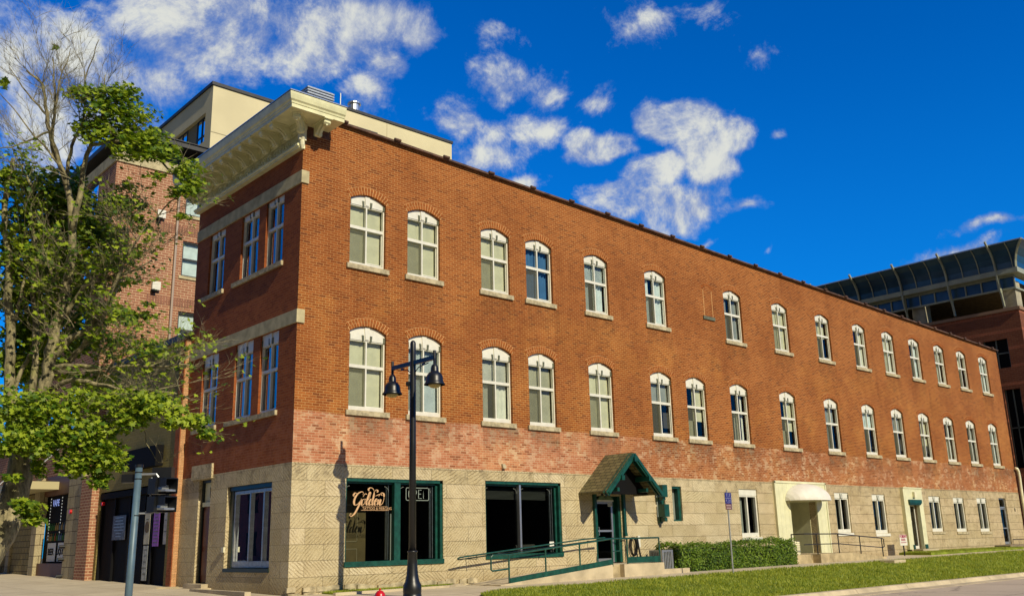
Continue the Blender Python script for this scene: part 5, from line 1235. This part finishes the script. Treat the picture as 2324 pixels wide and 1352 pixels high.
f.box(33.1,45.045,36,33.14,45.057,39.3); f.build('joint_line', mat('stucco joint', (.36,.32,.2), .9), Q)
t = thing('roof_exhaust', 'round metal exhaust on the roof edge of the beige tower', 'vent', (24.2,45.6,40.2))
f = MB(); f.tube([(29.9,45.6,39.3),(29.9,45.6,40.35)], .5, 14); f.build('pipe', M['alu'], t); f = MB(); f.tube([(29.9,45.6,40.35),(29.9,45.6,40.5)], .62, 14); f.build('cap', M['alu'], t)
t = thing('roof_antenna', 'thin white aerial on the roof of the beige tower', 'antenna', (22,46,40.2)); f = MB(); f.tube([(28.4,45.5,39.4),(28.4,45.5,41.0)], .05, 5); f.build('rod', M['white'], t)

# ------------------------------------------------------------------ garage building on the right
Gt = thing('brick_parking_garage', 'dark red brick garage block with a flared glass canopy on top', 'building', (52,.7,0))
gx0, gy0, gy1 = 52.0, .35, 27.0
f = MB()
gw = [(1.35,2.9,11.7,13.6,0),(1.05,2.05,5.3,10.3,0),(5.2,6.8,11.7,13.6,0),(9.3,10.9,11.7,13.6,0)]
wall(f, (gx0,0,0), (0,1,0), (-1,0,0), gy0, gy1, -.3, lambda u: 15.35, gw, .3)
wall(f, (gx0,gy0,0), (1,0,0), (0,-1,0), 0, 26, -.3, lambda u: 15.35, [(3,5,11.5,13.5,0),(9,11,11.5,13.5,0)], .3)
f.build('brick_wall', M['brick_garage'], Gt)
f = MB(); f.box(gx0-.1,gy0-.1,15.35,gx0+26,gy0+.4,15.55); f.box(gx0-.1,gy0+.4,15.35,gx0+.4,gy1,15.55); f.build('parapet_cap', mat('brown cap', (.25,.15,.09), .8), Gt)
for (y0, y1, z0, z1, _) in gw:
    f = MB(); f.box(gx0+.15,y0,z0,gx0+.2,y0+.08,z1); f.box(gx0+.15,y1-.08,z0,gx0+.2,y1,z1); f.box(gx0+.15,(y0+y1)/2-.04,z0,gx0+.2,(y0+y1)/2+.04,z1); f.box(gx0+.15,y0+.08,(z0+z1)/2,gx0+.2,y1-.08,(z0+z1)/2+.08)
    wn = f.build('window', mat('grey frame', (.12,.14,.12), .6), Gt); g = MB(); g.box(gx0+.22,y0,z0,gx0+.26,y1,z1); g.build('pane', M['black'], wn)
f = MB(); f.box(gx0+7,gy0+7,15.2,gx0+7.3,gy1,18); f.box(gx0+.5,gy0+.5,17.35,gx0+26,gy1,17.6); f.box(gx0+.5,gy0+.5,14.9,gx0+26,gy1,15.0); f.box(gx0+7.3,gy0+7,15.2,gx0+26,gy0+7.3,18); f.build('deck_slab', mat('deck concrete', (.16,.12,.06), .9, var=.4), Gt)
gcol = mat('garage concrete', (.34,.31,.22), .8, var=.3, vscale=2); gmet = mat('sage metal', (.30,.32,.24), .5, var=.15)
for y in (gy0+.6, 7.0, 13.4, 19.8):
    f = MB(); f.box(gx0+.35,y-.45,15.3,gx0+1.25,y+.45,17.4); f.build('column', gcol, Gt)
f = MB(); f.box(gx0+.1,gy0,16.78,gx0+.2,gy1,16.9); f.box(gx0+.1,gy0,17.6,gx0+.2,gy1,17.7); f.box(gx0+.2,gy0,16.78,gx0+26,gy0+.1,16.9)
y = gy0
while y < gy1: f.box(gx0+.11,y,16.9,gx0+.19,y+.08,17.6); y += 1.05
f.build('railing_frame', gmet, Gt)
f = MB(); f.box(gx0+.2,gy0+.1,16.9,gx0+.24,gy1,17.6); f.build('dark_glazing', M['canopy'], Gt)
f = MB(); f.box(gx0-.45,gy0-.45,17.72,gx0+.3,gy1,18.05); f.box(gx0+.3,gy0-.45,17.72,gx0+26,gy0+.3,18.05); f.build('gutter_beam', gmet, Gt)
prof = [(-.35+.0,18.05),(-.40,18.45),(-.55,18.85),(-.82,19.25),(-1.22,19.58)]
f = MB(); k = len(prof)
for (x, z) in prof: f.v.append((gx0+x, gy0+x, z)); f.v.append((gx0+x, gy1, z)); f.v.append((gx0+26, gy0+x, z))
for i in range(k-1): a = i*3; f.f += [(a, a+1, a+4, a+3), (a, a+3, a+5, a+2)]; f.m += [0, 0]
f.build('flared_canopy', M['canopy'], Gt)
f = MB(); f.bar((gx0-1.24,gy0-1.24,19.61),(gx0-1.24,gy1,19.61), .08, .07); f.bar((gx0-1.24,gy0-1.24,19.61),(gx0+26,gy0-1.24,19.61), .08, .07); f.build('canopy_edge', M['alu'], Gt)
y = gy0-.2; k = 0
while y < gy1:
    big = k % 3 == 1; f = MB(); w_ = .10 if big else .05
    ext = [(prof[-1][0]-.22, prof[-1][1]+.24)] if big else []
    pp = [(x-(.10 if big else .03), z) for x, z in prof+ext]
    for (x0, z0), (x1, z1) in zip(pp[:-1], pp[1:]): f.bar((gx0+x0,y,z0),(gx0+x1,y,z1), w_, .16 if big else .06)
    if big:
        for (x0, z0), (x1, z1) in zip(*[(lambda L: (L[:-1], L[1:]))([(-.35,18.0),(-.30,17.3),(-.12,16.6),(.05,15.9),(.08,15.7)])][0]): f.bar((gx0+x0,y,z0),(gx0+x1,y,z1), .10, .30 if z0 > 17 else .16)
    f.build('canopy_rib', gmet, Gt); y += 1.07; k += 1
for x in list(np.arange(gx0+1.5, gx0+20, 2.2)):
    f = MB()
    for (x0, z0), (x1, z1) in zip(prof[:-1], prof[1:]): f.bar((x,gy0+x0-.03,z0),(x,gy0+x1-.03,z1), .06, .06)
    f.build('canopy_rib', gmet, Gt)
f = MB()
for (x0, z0), (x1, z1) in zip(prof[:-1], prof[1:]): f.bar((gx0+x0-.03,gy0+x0-.03,z0),(gx0+x1-.03,gy0+x1-.03,z1), .12, .1)
f.build('corner_rib', gmet, Gt)

# ------------------------------------------------------------------ maple tree on the left
tr = random.Random(21)
Tm = thing('maple_tree', 'leaning maple with bare grey upper twigs and bright leaves at the left corner', 'tree', tuple(at(-60,1330,17.0)))
trunk, limbs, twigs = MB(), MB(), MB()
def limb(pix, w0, w1, D0, D1=None, mb=limbs, n=7, jit=.05, tw=3):
    """a limb through photograph points, from distance D0 to D1; w = radius in metres"""
    D1 = D0 if D1 is None else D1; P = []
    for i, (x, y) in enumerate(pix): P.append(at(x, y, D0+(D1-D0)*i/(len(pix)-1)))
    dense = []
    for i in range(len(P)-1):
        p0, p1, p2, p3 = P[max(i-1,0)], P[i], P[i+1], P[min(i+2,len(P)-1)]
        for k in range(4):
            t = k/4; dense.append(.5*((2*p1)+(-p0+p2)*t+(2*p0-5*p1+4*p2-p3)*t*t+(-p0+3*p1-3*p2+p3)*t**3)+Vector([tr.uniform(-jit,jit)*.4 for _ in range(3)])*(1 if i or k else 0))
    dense.append(P[-1]); m_ = len(dense)-1
    mb.tube(dense, [w0+(w1-w0)*i/m_ for i in range(m_+1)], n); return dense
TIPS = []
def twig(p, d, L, r, depth):
    r = max(r, .0022)
    d = d.normalized(); pts = [p]; q = p.copy(); dd = d.copy()
    for k in range(4):
        dd = (dd+Vector((tr.uniform(-.25,.25), tr.uniform(-.25,.25), tr.uniform(-.15,.25)))).normalized(); q = q+dd*(L/4); pts.append(q.copy())
        if depth > 0:
            for s in range(2 if depth > 1 else 1+(tr.random() < .5)):
                e = (dd+Vector((tr.uniform(-1,1), tr.uniform(-1,1), tr.uniform(-.5,.9)))*.8); twig(q, e, L*tr.uniform(.4,.65), r*.55, depth-1)
    TIPS.append((pts[-1], dd)); TIPS.append((pts[2], dd))
    twigs.tube(pts, [r*(1-.2*i) for i in range(5)], 3 if r < .012 else 4, caps=False)
def twigs_along(dense, n, L, r, depth, t0=.3, up=.5):
    for k in range(n):
        i = int((t0+(1-t0)*tr.random())*(len(dense)-2)); p = dense[i]; t = (dense[i+1]-dense[i]).normalized()
        e = t*.5+Vector((tr.uniform(-1,1), tr.uniform(-1,1), tr.uniform(-.4,.8)+up*.5)); twig(p, e, L*tr.uniform(.5,1.1), r, depth)
limb([(-80,1370),(-30,1260),(8,1200),(35,1120),(50,1050),(75,980),(100,900)], .25, .17, 17, 17.6, trunk, 14, .03)
limb([(45,1090),(40,1020),(35,960),(28,900)], .15, .12, 17.4, 18, trunk, 12, .03)
S1 = limb([(28,900),(20,850),(25,760),(18,680),(22,590),(10,520),(15,440),(30,360)], .10, .04, 18, 18.5)
S2 = limb([(65,985),(72,900),(80,820),(80,740),(75,680),(82,600),(78,500),(70,420)], .07, .03, 17.6, 18.3)
S3 = limb([(100,900),(112,830),(122,760),(140,690),(158,610),(165,540),(160,470),(150,400)], .115, .05, 17.6, 17.2)
S4 = limb([(150,420),(125,340),(105,260),(95,190),(60,160)], .05, .012, 17.2, 17)
S5 = limb([(150,400),(118,330),(125,240),(120,130)], .05, .008, 17.2, 17.4)
S6 = limb([(165,520),(185,420),(205,330),(235,260),(260,215)], .06, .015, 17.2, 16.6)
S7 = limb([(115,815),(160,770),(200,745),(250,690),(272,630),(275,570)], .07, .02, 17.5, 16.6)
S8 = limb([(150,400),(165,330),(190,270),(195,180),(225,90)], .035, .006, 17.2, 17)
S9 = limb([(150,715),(190,650),(230,635),(290,620),(345,590)], .045, .01, 17.3, 16.2)
S10 = limb([(118,882),(170,862),(230,875),(300,885),(380,890),(430,905)], .05, .012, 17.5, 15.8)
S11 = limb([(115,835),(160,830),(230,833),(300,832),(370,830),(430,828)], .045, .01, 17.5, 15.8)
S12 = limb([(120,860),(165,810),(195,775),(235,720)], .06, .03, 17.6, 17)
S13 = limb([(28,900),(60,820),(75,800)], .04, .03, 18, 17.8)
S14 = limb([(25,760),(45,690),(60,620),(80,600)], .04, .015, 18.2, 18)
S15 = limb([(235,720),(262,640),(300,560),(345,500),(400,450)], .035, .008, 16.8, 15.9)
S16 = limb([(70,985),(150,960),(240,950),(340,930),(440,975)], .05, .01, 17.5, 15.3)
S17 = limb([(205,330),(260,320),(320,330),(400,400),(430,430)], .035, .008, 16.9, 15.9)
S18 = limb([(235,850),(300,900),(320,960),(350,1040),(380,1045)], .012, .004, 16.6, 15.8)
for dn, n_, L_, r_, dp in ((S4,9,1.0,.008,2),(S5,8,1.0,.008,2),(S8,8,.8,.007,2),(S6,5,.9,.008,2),(S1,9,1.1,.009,2),(S2,8,1.1,.009,2),(S3,9,1.2,.010,2),(S7,10,1.2,.009,2),
        (S9,11,1.0,.008,2),(S10,15,1.1,.008,2),(S11,14,1.1,.008,2),(S12,4,.9,.012,2),(S15,9,.9,.010,2),(S16,6,.8,.01,1),(S17,7,.7,.01,1),(S14,6,.9,.01,2),(S18,4,.5,.006,1)):
    twigs_along(dn, n_, L_, r_, dp, .25, .4 if dn in (S4,S5,S8,S1,S2) else .1)
for (a, b_) in (((150,400),(-10,200)),((105,260),(20,150)),((110,300),(-20,340)),((70,420),(20,320)),((125,240),(160,110)),((190,270),(240,170)),((165,330),(215,230))):
    dn = limb([a, ((a[0]+b_[0])/2+tr.uniform(-12,12), (a[1]+b_[1])/2+8), b_], .022, .006, 17.1, tr.uniform(16.5,17.6)); twigs_along(dn, 5, .8, .006, 2, .3, .6)
trunk.build('trunk', M['bark'], Tm, smooth=True); limbs.build('limbs', M['bark'], Tm, smooth=True); twigs.build('bare_twigs', M['bark'], Tm)
LEAVES = [ # photograph x, y, half-width, half-height, distance, leaves
 (270,212,52,24,16.6,170),(195,212,52,22,16.8,140),(250,240,75,30,16.7,230),(300,262,62,28,16.6,190),(215,290,55,35,16.9,170),(250,300,80,35,16.7,220),(330,312,55,28,16.3,170),(365,348,50,24,16.1,140),(300,345,60,24,16.4,120),
 (425,385,42,26,15.8,110),(432,425,38,24,15.7,110),(415,492,20,8,15.8,22),(400,440,30,22,15.9,40),(170,207,26,12,17,30),(10,190,10,18,17.5,20),(125,108,12,5,17.4,10),(355,400,30,9,16,26),
 (60,420,80,50,18.6,210),(140,430,75,55,18.3,240),(60,510,80,60,18.8,260),(170,500,80,60,18.4,260),(100,590,110,60,18.7,340),(230,540,60,35,17.9,150),(250,600,55,25,17.8,90),(290,470,52,28,17,120),(285,425,40,14,17,40),
 (40,680,60,60,19,210),(120,690,90,55,18.8,280),(60,770,60,50,19,200),(190,760,60,50,18.6,150),(280,715,42,14,17.3,50),(255,775,55,18,17.4,70),(330,715,30,8,16.8,25),(270,640,50,14,17.4,50),(310,500,30,12,16.8,30),(240,470,50,30,17.6,110),
 (60,840,60,50,19,180),(200,860,70,30,18.2,90),(20,400,30,30,18.6,60),(330,800,60,14,16.6,40),
 (50,930,80,50,16.9,300),(130,930,80,45,16.7,300),(30,1000,60,40,16.6,220),(110,1000,80,45,16.5,300),(200,985,85,50,16.3,330),(180,1050,60,35,16.2,190),(245,1040,52,42,16,220),(225,1090,30,20,16,60),
 (290,910,70,28,16.2,160),(300,950,55,28,16,150),(370,930,70,20,15.8,130),(350,905,60,16,15.9,90),(440,955,45,16,15.4,90),(470,985,26,14,15.3,60),(400,960,50,14,15.6,80),(200,905,60,30,16.9,150),
 (50,1150,28,24,16.4,50),(75,1175,32,20,16.3,55),(30,1085,30,14,16.6,30),(90,1060,20,26,16.6,40),(75,1150,30,16,16.2,30),
 (120,560,80,60,18.2,150),(180,600,70,45,18.0,130),(120,650,70,45,18.2,110),(50,640,40,60,18.5,80),(200,520,50,40,18.0,90),(160,450,50,40,18.2,80),(90,470,60,35,18.4,90),
 (230,700,55,20,17.1,60),(300,730,50,12,17.0,45),(330,780,50,10,16.8,45),(150,790,60,30,18.1,90),(60,740,50,40,18.6,80),(100,820,50,30,18.2,80),(20,820,30,40,18.4,70),
 (250,560,50,20,18.0,50),(320,520,24,10,16.9,20),(300,575,40,14,17.1,35),(340,690,26,8,16.7,16),(190,650,40,22,18.0,50),(30,560,40,50,19.0,80),(270,460,40,22,17.2,60),
 (-60,600,80,120,19,250),(-60,900,90,100,17.5,250),(-80,1080,70,60,17,90)]
v, f = [], []
for (px, py, rx_p, ry_p, D_, n_) in LEAVES:
    far = 17.7 < D_ < 19.1 and px > -40
    for i in range(int(n_*(2.3 if far else 2.1))):
        while True:
            a, b_, c = tr.gauss(0,.5), tr.gauss(0,.5), tr.gauss(0,.5)
            if a*a+b_*b_+c*c < 1.3: break
        c0 = at(px+a*rx_p, py+b_*ry_p, D_+c*max(.25, rx_p/2124*D_*1.1))
        leafcard(v, f, c0, tr.uniform(.06,.115)*(1.35 if far else 1), Vector((tr.uniform(-.6,.6), tr.uniform(-1.1,.3), tr.uniform(.2,1.2))), tr, MAPLE)
zbare = at(150, 350, 17).z; zmix = at(150, 900, 17).z
for p, d in TIPS:
    hgt = (p.z-zmix)/(zbare-zmix)
    if hgt > 1.0 or tr.random() < (.90 if hgt > .1 else .93): continue
    for k in range(tr.choice((2, 3, 3, 4))):
        leafcard(v, f, p+Vector((tr.gauss(0,.09), tr.gauss(0,.09), tr.gauss(-.02,.07))), tr.uniform(.055,.11), Vector((tr.uniform(-.6,.6), tr.uniform(-1.1,.3), tr.uniform(.2,1.2))), tr, MAPLE)
b = MB(); b.v = [tuple(q) for q in v]; b.f = f; b.m = [0]*len(f); b.build('crown', M['leaf'], Tm)

# ------------------------------------------------------------------ across the two streets: a house seen in the glass and an added terrace
def street_row(name, label, x0, y0, x1, y1, h, wm, along, step, face):
    t = thing(name, label, 'building', ((x0+x1)/2, (y0+y1)/2, 0)); f = MB(); f.box(x0, y0, -.4, x1, y1, h); f.build('brick_wall', wm, t)
    f = MB(); f.box(x0-.2, y0-.2, h, x1+.2, y1+.2, h+.35); f.build('cornice', M['cream'], t)
    a, b = (x0, x1) if along == 'x' else (y0, y1); p = a+2
    while p < b-2:
        for z in (1.0, 4.6):
            if z+2 > h: continue
            f = MB()
            if along == 'x': f.box(p, face-.02 if face == y0 else face, z, p+1.5, face if face == y0 else face+.02, z+2)
            else: f.box(face, p, z, face+.02, p+1.5, z+2)
            f.build('window', M['black'], t)
        p += step
street_row('added_terrace', 'low dark red brick terrace added unseen across the main street behind the viewer', -40, -52, 110, -42, 9.5, mat('far dark brick', (.05,.022,.016), .9, var=.4), 'x', 6, -42)  # unseen row added to keep the low sky out of the shop glass
street_row('red_brick_house', 'red brick house with cream cornice across the side street', -38, 14, -27, 74, 6.8, mat('far red brick', (.16,.02,.015), .9, var=.3), 'y', 5, -27)
